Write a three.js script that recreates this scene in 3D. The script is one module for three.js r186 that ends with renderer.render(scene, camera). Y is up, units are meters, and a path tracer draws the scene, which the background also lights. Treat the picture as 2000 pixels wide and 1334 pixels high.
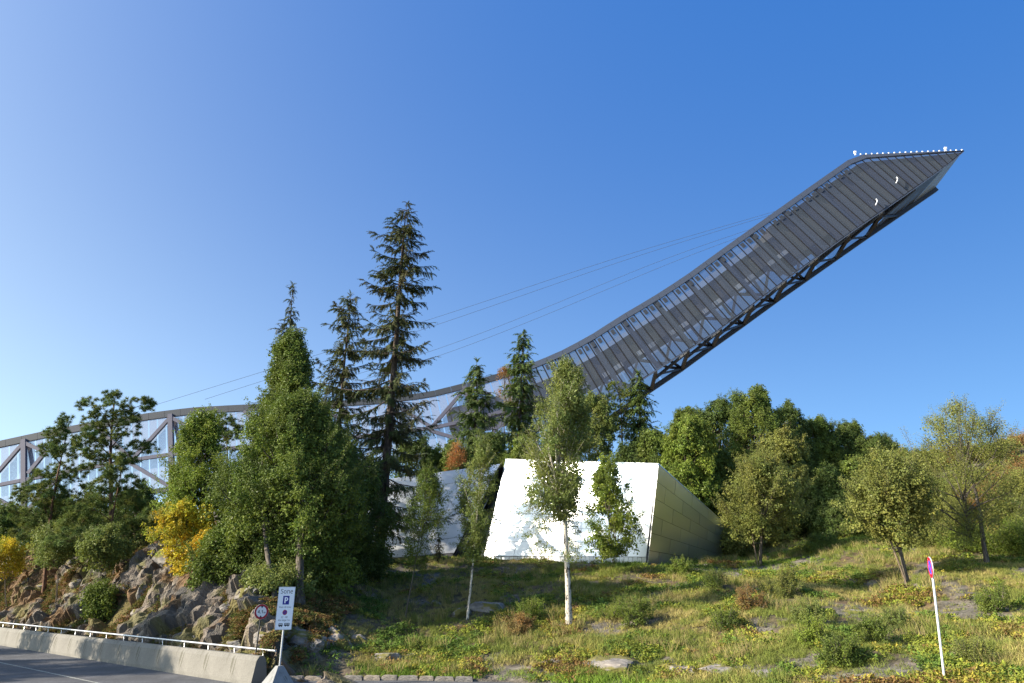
import * as THREE from 'three';
import { mergeGeometries, toCreasedNormals } from 'three/addons/utils/BufferGeometryUtils.js';

// ---------------------------------------------------------------- camera, sky, sun, exposure
const scene = new THREE.Scene();
const V = (x, y, z) => new THREE.Vector3(x, y, z);
const RAD = Math.PI / 180, PITCH = 19.9 * RAD, EYE = V(0, 3.2, 0), F = 1333;
const camera = new THREE.PerspectiveCamera(2 * Math.atan(667 / F) / RAD, 1.5, 0.5, 6000);
camera.position.copy(EYE);
camera.rotation.set(PITCH, 0, 0);
const renderer = new THREE.WebGLRenderer({ antialias: true });
renderer.toneMapping = THREE.LinearToneMapping;
const EXPOSURE = 2.2;
renderer.toneMappingExposure = EXPOSURE;
renderer.shadowMap.enabled = true;
const SUN_AZ = -106 * RAD, SUN_EL = 27 * RAD;
const SUN = V(Math.sin(SUN_AZ) * Math.cos(SUN_EL), Math.sin(SUN_EL), -Math.cos(SUN_AZ) * Math.cos(SUN_EL));
{ // clear sky: air that pales towards the horizon and brightens round the sun
  const W = 1024, H = 512, data = new Float32Array(W * H * 4);
  const A = [0.004, 0.152, 0.59], B = [0.39, 0.78, 1.0], G = [5.4, 6.2, 6.4], M = [4.4, 4.15, 2.3];
  for (let r = 0; r < H; r++) for (let c = 0; c < W; c++) {
    const up = ((r + 0.5) / H - 0.5) * Math.PI, a = ((c + 0.5) / W - 0.5) * 2 * Math.PI;
    const x = Math.cos(a) * Math.cos(up), y = Math.sin(up), z = Math.sin(a) * Math.cos(up);
    const g = Math.acos(Math.min(1, Math.max(-1, x * SUN.x + y * SUN.y + z * SUN.z)));
    for (let k = 0; k < 3; k++) data[(r * W + c) * 4 + k] = (A[k] + B[k] * Math.exp(-Math.max(0, y) / 0.2) + G[k] * Math.exp(-4 * g) + M[k] * Math.exp(-Math.max(0, y) / 0.3 - 1.5 * g)) / EXPOSURE;
    data[(r * W + c) * 4 + 3] = 1;
  }
  const sky = new THREE.DataTexture(data, W, H, THREE.RGBAFormat, THREE.FloatType);
  sky.mapping = THREE.EquirectangularReflectionMapping;
  sky.magFilter = sky.minFilter = THREE.LinearFilter;
  sky.needsUpdate = true;
  scene.background = sky;
  scene.environment = sky;
}
const sun = new THREE.DirectionalLight(new THREE.Color().setRGB(1, 0.9, 0.74), 5);
sun.position.copy(SUN).multiplyScalar(200);
sun.castShadow = true;
sun.shadow.mapSize.set(4096, 4096);
Object.assign(sun.shadow.camera, { left: -130, right: 130, top: 120, bottom: -60, near: 1, far: 500 });
scene.add(sun, sun.target);

// ---------------------------------------------------------------- helpers
let seed = 7;
const rnd = () => { seed = (seed + 0x6d2b79f5) | 0; let t = Math.imul(seed ^ (seed >>> 15), 1 | seed); t = (t + Math.imul(t ^ (t >>> 7), 61 | t)) ^ t; return ((t ^ (t >>> 14)) >>> 0) / 4294967296; };
const rr = (a, b) => a + (b - a) * rnd();
const clamp = (x, a = 0, b = 1) => Math.min(b, Math.max(a, x));
const ss = (a, b, x) => { const t = clamp((x - a) / (b - a)); return t * t * (3 - 2 * t); };
const lerp = (a, b, t) => a + (b - a) * t;
const pl = (pts, x) => { // piecewise linear
  if (x <= pts[0][0]) return pts[0][1];
  for (let i = 1; i < pts.length; i++) if (x <= pts[i][0]) return lerp(pts[i - 1][1], pts[i][1], (x - pts[i - 1][0]) / (pts[i][0] - pts[i - 1][0]));
  return pts[pts.length - 1][1];
};
const hash = (x, y, z) => { let h = (Math.imul(x, 374761393) + Math.imul(y, 668265263) + Math.imul(z, 2147483647 ^ 0x5bd1e995)) | 0; h = Math.imul(h ^ (h >>> 13), 1274126177); return ((h ^ (h >>> 16)) >>> 0) / 4294967296; };
function noise(x, y, z = 0) {
  const ix = Math.floor(x), iy = Math.floor(y), iz = Math.floor(z), f = (t) => t * t * (3 - 2 * t), u = f(x - ix), v = f(y - iy), w = f(z - iz);
  const L = (k) => lerp(lerp(hash(ix, iy, k), hash(ix + 1, iy, k), u), lerp(hash(ix, iy + 1, k), hash(ix + 1, iy + 1, k), u), v);
  return lerp(L(iz), L(iz + 1), w) * 2 - 1;
}
const fbm = (x, y, z = 0, n = 4) => { let s = 0, a = 0.5; for (let i = 0; i < n; i++) { s += a * noise(x, y, z); x = x * 2.03 + 11; y = y * 2.03 + 5; z = z * 2.03 + 3; a *= 0.5; } return s; };

// where a sight line of the photograph meets a given depth, or the ground
function dirOf(px, py) { const cx = (px - 1000) / F, cy = (667 - py) / F; return V(cx, Math.sin(PITCH) + cy * Math.cos(PITCH), -(Math.cos(PITCH) - cy * Math.sin(PITCH))); }
const at = (px, py, d) => { const v = dirOf(px, py); return v.multiplyScalar(-d / v.z).add(EYE); };
function ground(px, py) { // first hit with the terrain
  const v = dirOf(px, py); v.multiplyScalar(-1 / v.z);
  let d = 14, step = 0.15;
  for (; d < 140; d += step) { if (EYE.y + v.y * d < height(v.x * d, -d)) break; }
  return V(v.x * d, height(v.x * d, -d), -d);
}
function stand(px, d) { // ground point at depth d under image column px
  let x = 0, y = 3;
  for (let i = 0; i < 12; i++) { x = (px - 1000) / F * ((y - EYE.y) * Math.sin(PITCH) + d * Math.cos(PITCH)); y = height(x, -d); }
  return V(x, y, -d);
}
const mpp = (py, d) => { const v = dirOf(1000, py); return d / -v.z / F; }; // metres per pixel at that row and depth

const taken = {};
function nameFor(n) { const k = taken[n] = (taken[n] ?? -1) + 1; return k ? n + '_' + String(k).padStart(3, '0') : n; }
function tag(o, label, category, group, kind) { o.userData = {}; if (label) o.userData.label = label; if (category) o.userData.category = category; if (group) o.userData.group = group; if (kind) o.userData.kind = kind; return o; }
function thing(name, label, category, pos, group) { const g = new THREE.Group(); g.name = nameFor(name); if (pos) g.position.copy(pos); tag(g, label, category, group); scene.add(g); return g; }
function struct(o, name, label) { o.name = nameFor(name); tag(o, label, undefined, undefined, 'structure'); scene.add(o); return o; }
function part(parent, name, geo, mat) { const m = new THREE.Mesh(geo, mat); m.name = name; parent.add(m); return m; }

class GB {
  constructor() { this.p = []; this.n = []; this.u = []; this.i = []; this.c = []; }
  vert(p, n, u = 0, v = 0) { this.p.push(p.x, p.y, p.z); this.n.push(n.x, n.y, n.z); this.u.push(u, v); return this.p.length / 3 - 1; }
  tri(a, b, c) { const n = b.clone().sub(a).cross(c.clone().sub(a)).normalize(); this.i.push(this.vert(a, n), this.vert(b, n), this.vert(c, n)); }
  quad(a, b, c, d, uv = [[0, 0], [1, 0], [1, 1], [0, 1]]) { const n = b.clone().sub(a).cross(d.clone().sub(a)); if (n.lengthSq() < 1e-12) n.copy(c.clone().sub(b).cross(d.clone().sub(b))); n.normalize(); const k = [a, b, c, d].map((p, i) => this.vert(p, n, uv[i][0], uv[i][1])); this.i.push(k[0], k[1], k[2], k[0], k[2], k[3]); return this; }
  tube(pts, rad, sides = 7, cap = true) {
    const rings = []; let len = 0, prevX = null;
    for (let k = 0; k < pts.length; k++) {
      const t = pts[Math.min(k + 1, pts.length - 1)].clone().sub(pts[Math.max(k - 1, 0)]).normalize();
      let x = prevX ? prevX.clone().addScaledVector(t, -prevX.dot(t)).normalize() : V(1, 0.013, 0.2).cross(t).normalize();
      if (!prevX && x.lengthSq() < 0.1) x = V(0, 0, 1).cross(t).normalize();
      prevX = x; const y = t.clone().cross(x), ring = [], r = typeof rad === 'function' ? rad(k / (pts.length - 1)) : Array.isArray(rad) ? rad[k] : rad;
      if (k) len += pts[k].distanceTo(pts[k - 1]);
      for (let s = 0; s <= sides; s++) { const a = s / sides * 2 * Math.PI, n = x.clone().multiplyScalar(Math.cos(a)).addScaledVector(y, Math.sin(a)); ring.push(this.vert(pts[k].clone().addScaledVector(n, r), n, s / sides, len)); }
      rings.push(ring);
    }
    for (let k = 0; k + 1 < rings.length; k++) for (let s = 0; s < sides; s++) this.i.push(rings[k][s], rings[k][s + 1], rings[k + 1][s + 1], rings[k][s], rings[k + 1][s + 1], rings[k + 1][s]);
    if (cap) for (const [k, f] of [[0, -1], [rings.length - 1, 1]]) { const t = pts[k].clone().sub(pts[k ? k - 1 : 1]).normalize(), c = this.vert(pts[k], t), e = []; for (let s = 0; s < sides; s++) { const q = rings[k][s]; e.push(this.vert(V(this.p[q * 3], this.p[q * 3 + 1], this.p[q * 3 + 2]), t)); } for (let s = 0; s < sides; s++) f > 0 ? this.i.push(c, e[s], e[(s + 1) % sides]) : this.i.push(c, e[(s + 1) % sides], e[s]); }
    return this;
  }
  beam(a, b, w, h, up = V(0, 1, 0)) { // box from a to b
    const t = b.clone().sub(a).normalize(); let x = t.clone().cross(up); if (x.lengthSq() < 1e-4) x = t.clone().cross(V(1, 0, 0)); x.normalize(); const y = x.clone().cross(t);
    const P = (o, i, j) => o.clone().addScaledVector(x, i * w / 2).addScaledVector(y, j * h / 2), L = a.distanceTo(b);
    const A = [P(a, -1, -1), P(a, 1, -1), P(a, 1, 1), P(a, -1, 1)], B = [P(b, -1, -1), P(b, 1, -1), P(b, 1, 1), P(b, -1, 1)];
    for (let k = 0; k < 4; k++) { const m = (k + 1) % 4; this.quad(A[k], A[m], B[m], B[k], [[0, 0], [w, 0], [w, L], [0, L]]); }
    this.quad(A[3], A[2], A[1], A[0]); this.quad(B[0], B[1], B[2], B[3]); return this;
  }
  hexa(f, b) { // slab between front corners f[0..3] (counter-clockwise seen from outside) and back corners b
    const D = (p, q) => p.distanceTo(q), w = D(f[0], f[1]), h = D(f[0], f[3]);
    this.quad(f[0], f[1], f[2], f[3], [[0, 0], [w, 0], [w, h], [0, h]]); this.quad(b[3], b[2], b[1], b[0]);
    for (let k = 0; k < 4; k++) { const m = (k + 1) % 4; this.quad(f[m], f[k], b[k], b[m]); } return this;
  }
  geo() { const g = new THREE.BufferGeometry(); g.setAttribute('position', new THREE.Float32BufferAttribute(this.p, 3)); g.setAttribute('normal', new THREE.Float32BufferAttribute(this.n, 3)); g.setAttribute('uv', new THREE.Float32BufferAttribute(this.u, 2)); g.setIndex(this.i); return g; }
}
const rgb = (r, g, b) => new THREE.Color().setRGB(r, g, b);
function tex(w, h, fn, srgb = true) { // fn(u, v) -> [r, g, b] in 0..255
  const d = new Uint8Array(w * h * 4);
  for (let y = 0; y < h; y++) for (let x = 0; x < w; x++) { const c = fn(x / w, y / h), o = (y * w + x) * 4; for (let k = 0; k < 3; k++) d[o + k] = clamp(c[k] ?? c[0], 0, 255); d[o + 3] = 255; }
  const t = new THREE.DataTexture(d, w, h); t.wrapS = t.wrapT = THREE.RepeatWrapping; t.magFilter = THREE.LinearFilter; t.minFilter = THREE.LinearMipmapLinearFilter; t.generateMipmaps = true; if (srgb) t.colorSpace = THREE.SRGBColorSpace; t.needsUpdate = true; return t;
}
// noise that repeats over the unit square
function tn(u, v, f, s = 0) { const a = (x, y) => noise(x * f, y * f, s); const bu = ss(0.8, 1, u), bv = ss(0.8, 1, v); return lerp(lerp(a(u, v), a(u - 1, v), bu), lerp(a(u, v - 1), a(u - 1, v - 1), bu), bv); }
const tfbm = (u, v, f, s = 0, n = 4) => { let r = 0, a = 0.5; for (let i = 0; i < n; i++) { r += a * tn(u, v, f, s + i * 7); f *= 2.1; a *= 0.5; } return r; };
const rep = (t, a, b = a) => { t.repeat.set(a, b); return t; };
const std = (o) => new THREE.MeshStandardMaterial({ roughness: 0.9, metalness: 0, side: THREE.DoubleSide, ...o });

// ---------------------------------------------------------------- terrain height
const BAR0 = V(-8.95, 0, -26.8), BARDIR = V(-0.766, 0, -0.643); // roadside barrier: near end and direction (away, to the left)
const foot = (x) => x < -9 ? -26.9 + (x + 9) * 0.8394 - 0.9 * ss(-9, -13, x) : pl([[-9, -28.1], [-4, -28.3], [0, -27.5], [4, -25], [8, -20.2], [11.4, -15.8], [20, -10], [40, -4], [80, 0]], x);
function height(x, z) {
  const s = foot(x) - z;
  if (s < 0) return -0.06 + 1.5 * ss(-8, -4, z) * ss(-12, -16, -Math.abs(x) - 8) * 0 + fbm(x * 0.4, z * 0.4) * 0.02;
  const zf = foot(x), t = s / Math.max(4, 50 + zf);
  // grassy bank up to the plinth of the pavilion
  let bank = t < 1 ? 4.7 * (0.78 * t + 0.55 * t * t - 0.33 * t * t * t) + 0.12 * ss(0, 0.6, s) : 4.82 + 0.1 * Math.min(s - (50 + zf), 30) + 0.2 * Math.max(0, s - (80 + zf)) * ss(80, 110, -z);
  bank = Math.min(bank, 16 + 0.005 * s);
  bank += fbm(x * 0.35, z * 0.35, 3) * 0.32 * ss(0.5, 4, s) * (1 - 0.7 * ss(-46, -50, z)) + fbm(x * 1.3, z * 1.3, 9) * 0.13 * ss(0.3, 1.5, s);
  // steep rock bank behind the barrier
  const R = pl([[-60, 7], [-36, 6.2], [-24, 5.8], [-15, 3.7], [-11, 2.5], [-8, 1.7], [-5, 0.8]], x);
  const u = s / (0.9 + R * 0.85);
  let cliff = R * (u < 1 ? lerp(u, ss(0, 1, u), 0.5) : 1) + 0.13 * clamp(s - 1 - R * 0.85, 0, 60);
  const st = fbm(x * 0.55 + z * 0.3, z * 0.5 - x * 0.2, 21);
  cliff += st * 0.9 * ss(0.15, 0.5, u) + fbm(x * 1.9, z * 1.9, 31) * 0.3 * ss(0.1, 0.4, u);
  const w = ss(-4.5, -10, x + 0.8 * noise(z * 0.5, x * 0.3));
  let y = lerp(bank, Math.max(cliff, bank * ss(-12, -30, x) * 0 + cliff), w * (1 - ss(12, 26, s)));
  if (w > 0) { const far = lerp(cliff, bank, ss(9, 24, s)); y = lerp(bank, far, w); }
  // hillside at the right
  y += 9 * ss(17, 50, x + 0.1 * (z + 50)) * ss(-30, -66, z) + 0.8 * ss(16, 24, x) * ss(-28, -36, z);
  y = lerp(y, 5, ss(160, 400, Math.hypot(x, z)));
  return Math.max(y, -0.02);
}

// ---------------------------------------------------------------- ground sheet
function axis(lo, hi, step, reach) { const a = []; for (let v = lo; v <= hi + 1e-6; v += step) a.push(v); let g = step, x = hi; while (x < reach) { g *= 1.22; x += g; a.push(x); } g = step; x = lo; const b = []; while (x > -reach) { g *= 1.22; x -= g; b.push(x); } return [...b.reverse(), ...a]; }
const fineGround = tex(512, 512, (u, v) => { const f = 200 + 85 * tfbm(u, v, 48, 1, 4) + 40 * tn(u, v, 9, 4); return [f + 6, f, f - 8]; });
const gravelField = (x, z) => ss(0.02, 0.26, fbm(x * 0.22 + 4, z * 0.3, 50)) * ss(5, 10, x) + 0.8 * ss(0.13, 0.32, fbm(x * 0.4, z * 0.4, 60));
const isRock = (x, z) => { const s = foot(x) - z; return ss(-5.5, -8, x) * ss(0.2, 0.8, s) * (1 - ss(5, 9 + 4 * ss(-10, -20, x), s + 2 * noise(x * 0.6, z * 0.6))); };
{
  const X = axis(-44, 44, 0.28, 2600), Z = axis(-74, -13, 0.28, 2600), nx = X.length, nz = Z.length;
  const p = new Float32Array(nx * nz * 3), c = new Float32Array(nx * nz * 3), uv = new Float32Array(nx * nz * 2), idx = [];
  for (let j = 0; j < nz; j++) for (let i = 0; i < nx; i++) {
    const k = j * nx + i, x = X[i], z = Z[j], near = Math.abs(x) < 90 && z > -170 && z < 20;
    p.set([x, near ? height(x, z) : height(x, z), z], k * 3); uv.set([x / 3, z / 3], k * 2);
    const n1 = fbm(x * 0.5, z * 0.5, 70), n2 = fbm(x * 2.2, z * 2.2, 80), rock = near ? isRock(x, z) : 0, gr = near ? clamp(gravelField(x, z)) : 0;
    let col = [lerp(0.105, 0.16, n1 + 0.5), lerp(0.1, 0.125, n1 + 0.5), lerp(0.04, 0.055, n1 + 0.5)];
    const mix = (b, t) => { col = col.map((v, q) => lerp(v, b[q], clamp(t))); };
    mix([0.15, 0.095, 0.05], ss(0.02, 0.25, n2)); mix([0.2, 0.19, 0.175], gr * 0.85);
    mix(n2 > 0.1 ? [0.17, 0.145, 0.115] : [0.19, 0.175, 0.15], rock); mix([0.12, 0.1, 0.03], rock * ss(0.0, 0.14, n1 + 0.4 * n2)); mix([0.13, 0.07, 0.035], rock * ss(0.08, 0.25, -n1));
    c.set(col.map((v) => v * (1 + 0.35 * n2)), k * 3);
    if (i + 1 < nx && j + 1 < nz) idx.push(k, k + nx, k + 1, k + 1, k + nx, k + nx + 1);
  }
  const g = new THREE.BufferGeometry(); g.setAttribute('position', new THREE.BufferAttribute(p, 3)); g.setAttribute('color', new THREE.BufferAttribute(c, 3)); g.setAttribute('uv', new THREE.BufferAttribute(uv, 2)); g.setIndex(idx); g.computeVertexNormals();
  struct(new THREE.Mesh(g, std({ map: fineGround, vertexColors: true, bumpMap: fineGround, bumpScale: 0.03, roughness: 1 })), 'ground', 'grass and rock hillside rising from the road');
}
console.log('ground');

// ---------------------------------------------------------------- road, lane line, kerb
const asphaltTex = tex(512, 512, (u, v) => { const f = 205 + 50 * tfbm(u, v, 60, 2, 3) + 26 * tn(u, v, 5, 8) + (noise(u * 400, v * 400, 3) > 0.72 ? 32 : 0); return [f, f, f + 3]; });
{
  const b = new GB(); const X = []; for (let x = -70; x <= 60; x += 1) X.push(x);
  const far = (x) => foot(x) + (x < -9 ? 0.55 : -0.05), nearZ = (x) => x < -9 ? foot(x) + 11.5 : foot(x) + lerp(11.5, 15, ss(-9, 0, x));
  for (let k = 0; k + 1 < X.length; k++) { const a = X[k], c = X[k + 1]; for (let j = 0; j < 4; j++) { const q = (x, t) => V(x, 0.0, lerp(nearZ(x), far(x), t)), u = (x, t) => [x / 3, lerp(nearZ(x), far(x), t) / 3]; b.quad(q(a, j / 4), q(c, j / 4), q(c, (j + 1) / 4), q(a, (j + 1) / 4), [u(a, j / 4), u(c, j / 4), u(c, (j + 1) / 4), u(a, (j + 1) / 4)]); } }
  const road = struct(new THREE.Mesh(b.geo(), std({ color: rgb(0.115, 0.115, 0.12), map: asphaltTex, bumpMap: asphaltTex, bumpScale: 0.006, roughness: 0.88 })), 'road', 'grey asphalt road curving past the bank');
  // lane line, 3.4 m from the barrier, worn
  const n = V(-0.643, 0, 0.766), l = new GB();
  const w0 = BAR0.clone().addScaledVector(n, 3.45);
  for (let k = -1; k < 60; k++) { if ((k * 7) % 23 === 5) continue; const a = w0.clone().addScaledVector(BARDIR, k * 0.8), c = w0.clone().addScaledVector(BARDIR, (k + 1) * 0.8), h = V(0, 0.004, 0), e = 0.06 + 0.012 * noise(k * 3.3, 1); l.quad(a.clone().addScaledVector(n, -e).add(h), a.clone().addScaledVector(n, e).add(h), c.clone().addScaledVector(n, e).add(h), c.clone().addScaledVector(n, -e).add(h)); }
  const worn = tex(64, 256, (u, v) => { const f = 190 + 70 * tfbm(u, v, 14, 9, 3); return [f, f, f - 6]; });
  part(road, 'lane_line', l.geo(), std({ color: rgb(0.5, 0.5, 0.47), map: worn }));
}
const concreteTex = tex(512, 512, (u, v) => { const f = 190 + 22 * tfbm(u, v, 3, 1, 2) + 22 * tfbm(u, v, 60, 2, 3), s = 40 * ss(0.2, 0.8, tn(u, v * 0.12, 26, 6)) * ss(-0.2, 0.5, tn(u, v, 4, 11)), pit = noise(u * 130, v * 130, 9) > 0.86 ? 60 : 0; return [f - s - pit + 2, f - s - pit, f - s * 1.15 - pit - 6]; });
const concrete = std({ color: rgb(0.34, 0.325, 0.3), map: concreteTex, bumpMap: concreteTex, bumpScale: 0.003, roughness: 0.9 });
const stoneTex = tex(256, 256, (u, v) => { const f = 190 + 60 * tfbm(u, v, 12, 5, 4) + (noise(u * 160, v * 160, 4) > 0.6 ? -28 : 0); return [f + 4, f, f - 6]; });
{
  const kerb = new THREE.Group(); struct(kerb, 'kerb', 'row of pale granite kerb stones along the road edge');
  const mats = [rgb(0.5, 0.45, 0.38), rgb(0.43, 0.4, 0.36), rgb(0.55, 0.48, 0.39)].map((c) => std({ color: c, map: stoneTex, bumpMap: stoneTex, bumpScale: 0.02 }));
  let x = -9.0, k = 0;
  while (x < -1.6) { const L = rr(0.55, 0.82), g = new THREE.BoxGeometry(L - 0.05, 0.26, 0.3, 6, 3, 3), p = g.attributes.position; for (let q = 0; q < p.count; q++) { const a = V().fromBufferAttribute(p, q), r = a.clone(); r.x *= 1 - 0.1 * Math.abs(a.y / 0.13) ** 3; r.y *= 1 - 0.14 * Math.abs(a.x * 2 / L) ** 4; r.z *= 1 - 0.12 * Math.abs(a.y / 0.13) ** 3; r.addScalar(0.016 * noise(a.x * 7 + k * 9, a.y * 9, a.z * 9)); p.setXYZ(q, r.x, r.y, r.z); } g.computeVertexNormals(); const m = part(kerb, k ? 'kerb_stone_' + String(k).padStart(3, '0') : 'kerb_stone', g, mats[k % 3]); m.position.set(x + L / 2, 0.02 + rr(-0.012, 0.012), foot(x + L / 2) + 0.08); m.rotation.y = rr(-0.03, 0.03); x += L; k++; }
}
console.log('road');

// ---------------------------------------------------------------- concrete barrier and rail
{
  const prof = [[-0.3, 0], [-0.3, 0.12], [-0.19, 0.78], [-0.09, 0.93], [0.09, 0.93], [0.19, 0.78], [0.3, 0.12], [0.3, 0]]; // across, up (minus = road side)
  const n = V(0.643, 0, -0.766); // away from the road
  function seg(s0, s1, label) {
    const b = new GB(), N = Math.ceil((s1 - s0) / 1.2), P = (s, q, e = 0) => BAR0.clone().addScaledVector(BARDIR, s).addScaledVector(n, q[0]).add(V(0, q[1], 0));
    for (let k = 0; k < N; k++) { const a = lerp(s0, s1, k / N), c = lerp(s0, s1, (k + 1) / N); let l = 0; for (let j = 0; j + 1 < prof.length; j++) { const d = Math.hypot(prof[j + 1][0] - prof[j][0], prof[j + 1][1] - prof[j][1]); b.quad(P(c, prof[j]), P(a, prof[j]), P(a, prof[j + 1]), P(c, prof[j + 1]), [[c / 2, l / 2], [a / 2, l / 2], [a / 2, (l + d) / 2], [c / 2, (l + d) / 2]]); l += d; } }
    for (const [s, e] of [[s0, -1], [s1, 1]]) for (let j = 1; j + 2 < prof.length; j++) { const t = [P(s, prof[0]), P(s, prof[j]), P(s, prof[j + 1])]; e < 0 ? b.tri(t[0], t[1], t[2]) : b.tri(t[0], t[2], t[1]); }
    const cap = [P(s0, prof[0]), P(s0, prof[7]), P(s0, prof[6])]; b.tri(cap[0], cap[2], cap[1]);
    const m = new THREE.Mesh(b.geo(), concrete); m.name = nameFor('concrete_barrier'); tag(m, label, 'barrier', 'roadside concrete barrier segments'); scene.add(m);
  }
  seg(0, 19.9, 'long concrete road barrier in front of the rocks, ending beside the parking sign');
  seg(19.96, 45, 'concrete road barrier at the left edge, left of the barrier joint');
  const rail = thing('handrail', 'galvanised tube handrail running above the concrete barrier', 'handrail', V(0, 0, 0));
  const zinc = std({ color: rgb(0.62, 0.62, 0.63), metalness: 0.85, roughness: 0.38 });
  const R = (s, y, o = 0.62) => BAR0.clone().addScaledVector(BARDIR, s).addScaledVector(n, o).add(V(0, y, 0));
  part(rail, 'rail', new GB().tube([R(0.15, 1.05), R(10, 1.07), R(22, 1.1), R(44, 1.14)], 0.042, 10).geo(), zinc);
  for (let s = 1, k = 0; s < 43; s += 2.05, k++) part(rail, k ? 'bracket_' + String(k).padStart(3, '0') : 'bracket', new GB().tube([R(s, 1.04), R(s - 0.05, 0.93), R(s - 0.3, 0.6, 0.5), R(s - 0.34, 0.35, 0.24)], 0.022, 6).geo(), zinc);
}

// ---------------------------------------------------------------- signs
function face3(o, n, up) { n.normalize(); const r = up.clone().cross(n).normalize(), u = n.clone().cross(r); o.quaternion.setFromRotationMatrix(new THREE.Matrix4().makeBasis(r, n, u.negate())); }
const galv = std({ color: rgb(0.5, 0.51, 0.52), metalness: 0.6, roughness: 0.5 });
function canvasMat(w, h, draw) { const c = document.createElement('canvas'); c.width = w; c.height = h; draw(c.getContext('2d'), w, h); const t = new THREE.CanvasTexture(c); t.colorSpace = THREE.SRGBColorSpace; t.anisotropy = 8; return new THREE.MeshStandardMaterial({ map: t, roughness: 0.45 }); }
{
  const base = V(-8.14, 0, -26.35);
  const s = thing('parking_sign', 'white zone parking sign on a grey pole in a concrete foot', 'sign', base);
  const pb = new GB(), B = [V(-0.44, 0, 0.44), V(0.44, 0, 0.44), V(0.44, 0, -0.44), V(-0.44, 0, -0.44)], M = [[-0.4, 0.4], [0.4, 0.4], [0.4, -0.4], [-0.4, -0.4]].map(([x, z]) => V(x, 0.12, z)), T = [[-0.1, 0.1], [0.1, 0.1], [0.1, -0.1], [-0.1, -0.1]].map(([x, z]) => V(x, 0.66, z));
  for (let k = 0; k < 4; k++) { const m = (k + 1) % 4; pb.quad(B[k], B[m], M[m], M[k]); pb.quad(M[k], M[m], T[m], T[k]); } pb.quad(T[0], T[1], T[2], T[3]);
  const foot = part(s, 'concrete_foot', pb.geo(), std({ color: rgb(0.42, 0.43, 0.45), map: concreteTex, roughness: 0.9 })); foot.rotation.y = 0.75;
  part(s, 'pole', new GB().tube([V(0, 0.6, 0), V(0, 3.15, 0)], 0.035, 10).geo(), galv);
  const face = canvasMat(420, 990, (g, w, h) => {
    g.fillStyle = '#e9ecef'; g.fillRect(0, 0, w, h); g.textAlign = 'center'; g.fillStyle = '#15161a';
    g.font = '150px sans-serif'; g.fillText('Sone', w * 0.5, 150);
    g.fillStyle = '#14187e'; g.fillRect(128, 205, 168, 205); g.fillStyle = '#f2f4f6'; g.font = 'bold 200px sans-serif'; g.fillText('P', 212, 380);
    g.fillStyle = '#15161a'; g.font = '52px sans-serif'; g.fillText('Maks 48 timer', w * 0.5, 490);
    g.fillStyle = '#a01838'; g.beginPath(); g.arc(212, 595, 62, 0, 7); g.fill(); g.fillStyle = '#2a2a8c'; g.beginPath(); g.arc(212, 595, 45, 0, 7); g.fill(); g.strokeStyle = '#a01838'; g.lineWidth = 14; g.beginPath(); g.moveTo(180, 563); g.lineTo(244, 627); g.stroke();
    g.fillStyle = '#15161a'; g.font = '56px sans-serif'; g.fillText('22 - 08', w * 0.5, 725); g.font = '52px sans-serif'; g.fillText('Alle dager for', w * 0.5, 795);
    const van = (x, y, ww) => { g.fillStyle = '#15161a'; g.beginPath(); g.roundRect(x, y, ww, 66, 12); g.fill(); g.beginPath(); g.arc(x + ww * 0.28, y + 70, 13, 0, 7); g.arc(x + ww * 0.75, y + 70, 13, 0, 7); g.fill(); g.fillStyle = '#e9ecef'; for (let k = 0; k < 3; k++) g.fillRect(x + 14 + k * (ww - 20) / 3, y + 14, (ww - 40) / 3.6, 20); };
    van(78, 850, 108); van(226, 842, 140);
  });
  const bd = part(s, 'board', new THREE.BoxGeometry(0.57, 1.44, 0.025), galv); bd.position.set(0.0, 2.54, 0.06); bd.rotation.y = 0.33;
  const f = part(bd, 'sign_face', new THREE.PlaneGeometry(0.545, 1.41), face); f.position.z = 0.0165;
}
{
  const base = V(-9.62, -0.05, -28.0), s = thing('height_limit_sign', 'round red ringed height limit sign on a thin black pole', 'sign', base);
  const black = std({ color: rgb(0.03, 0.03, 0.03), roughness: 0.6 });
  part(s, 'pole', new GB().tube([V(0, -0.3, 0), V(0.06, 2.45, 0)], 0.028, 8).geo(), black);
  const disc = part(s, 'disc', new THREE.CylinderGeometry(0.27, 0.27, 0.02, 40), galv); disc.position.set(0.07, 2.42, 0.05); face3(disc, V(0.6, 0.02, 0.8), V(0.06, 1, 0));
  const face = canvasMat(256, 256, (g, w) => { g.fillStyle = '#e4e4e2'; g.fillRect(0, 0, w, w); g.strokeStyle = '#a31624'; g.lineWidth = 34; g.beginPath(); g.arc(128, 128, 110, 0, 7); g.stroke(); g.fillStyle = '#101010'; for (const d of [-1, 1]) { g.beginPath(); g.moveTo(104, 128 + d * 96); g.lineTo(152, 128 + d * 96); g.lineTo(128, 128 + d * 60); g.fill(); } g.textAlign = 'center'; g.font = 'bold 74px sans-serif'; g.fillText('4,1', 112, 154); g.font = 'bold 44px sans-serif'; g.fillText('m', 186, 154); });
  const f = part(disc, 'sign_face', new THREE.CircleGeometry(0.268, 40), face); f.rotation.x = -Math.PI / 2; f.position.y = 0.0125;
}
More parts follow.
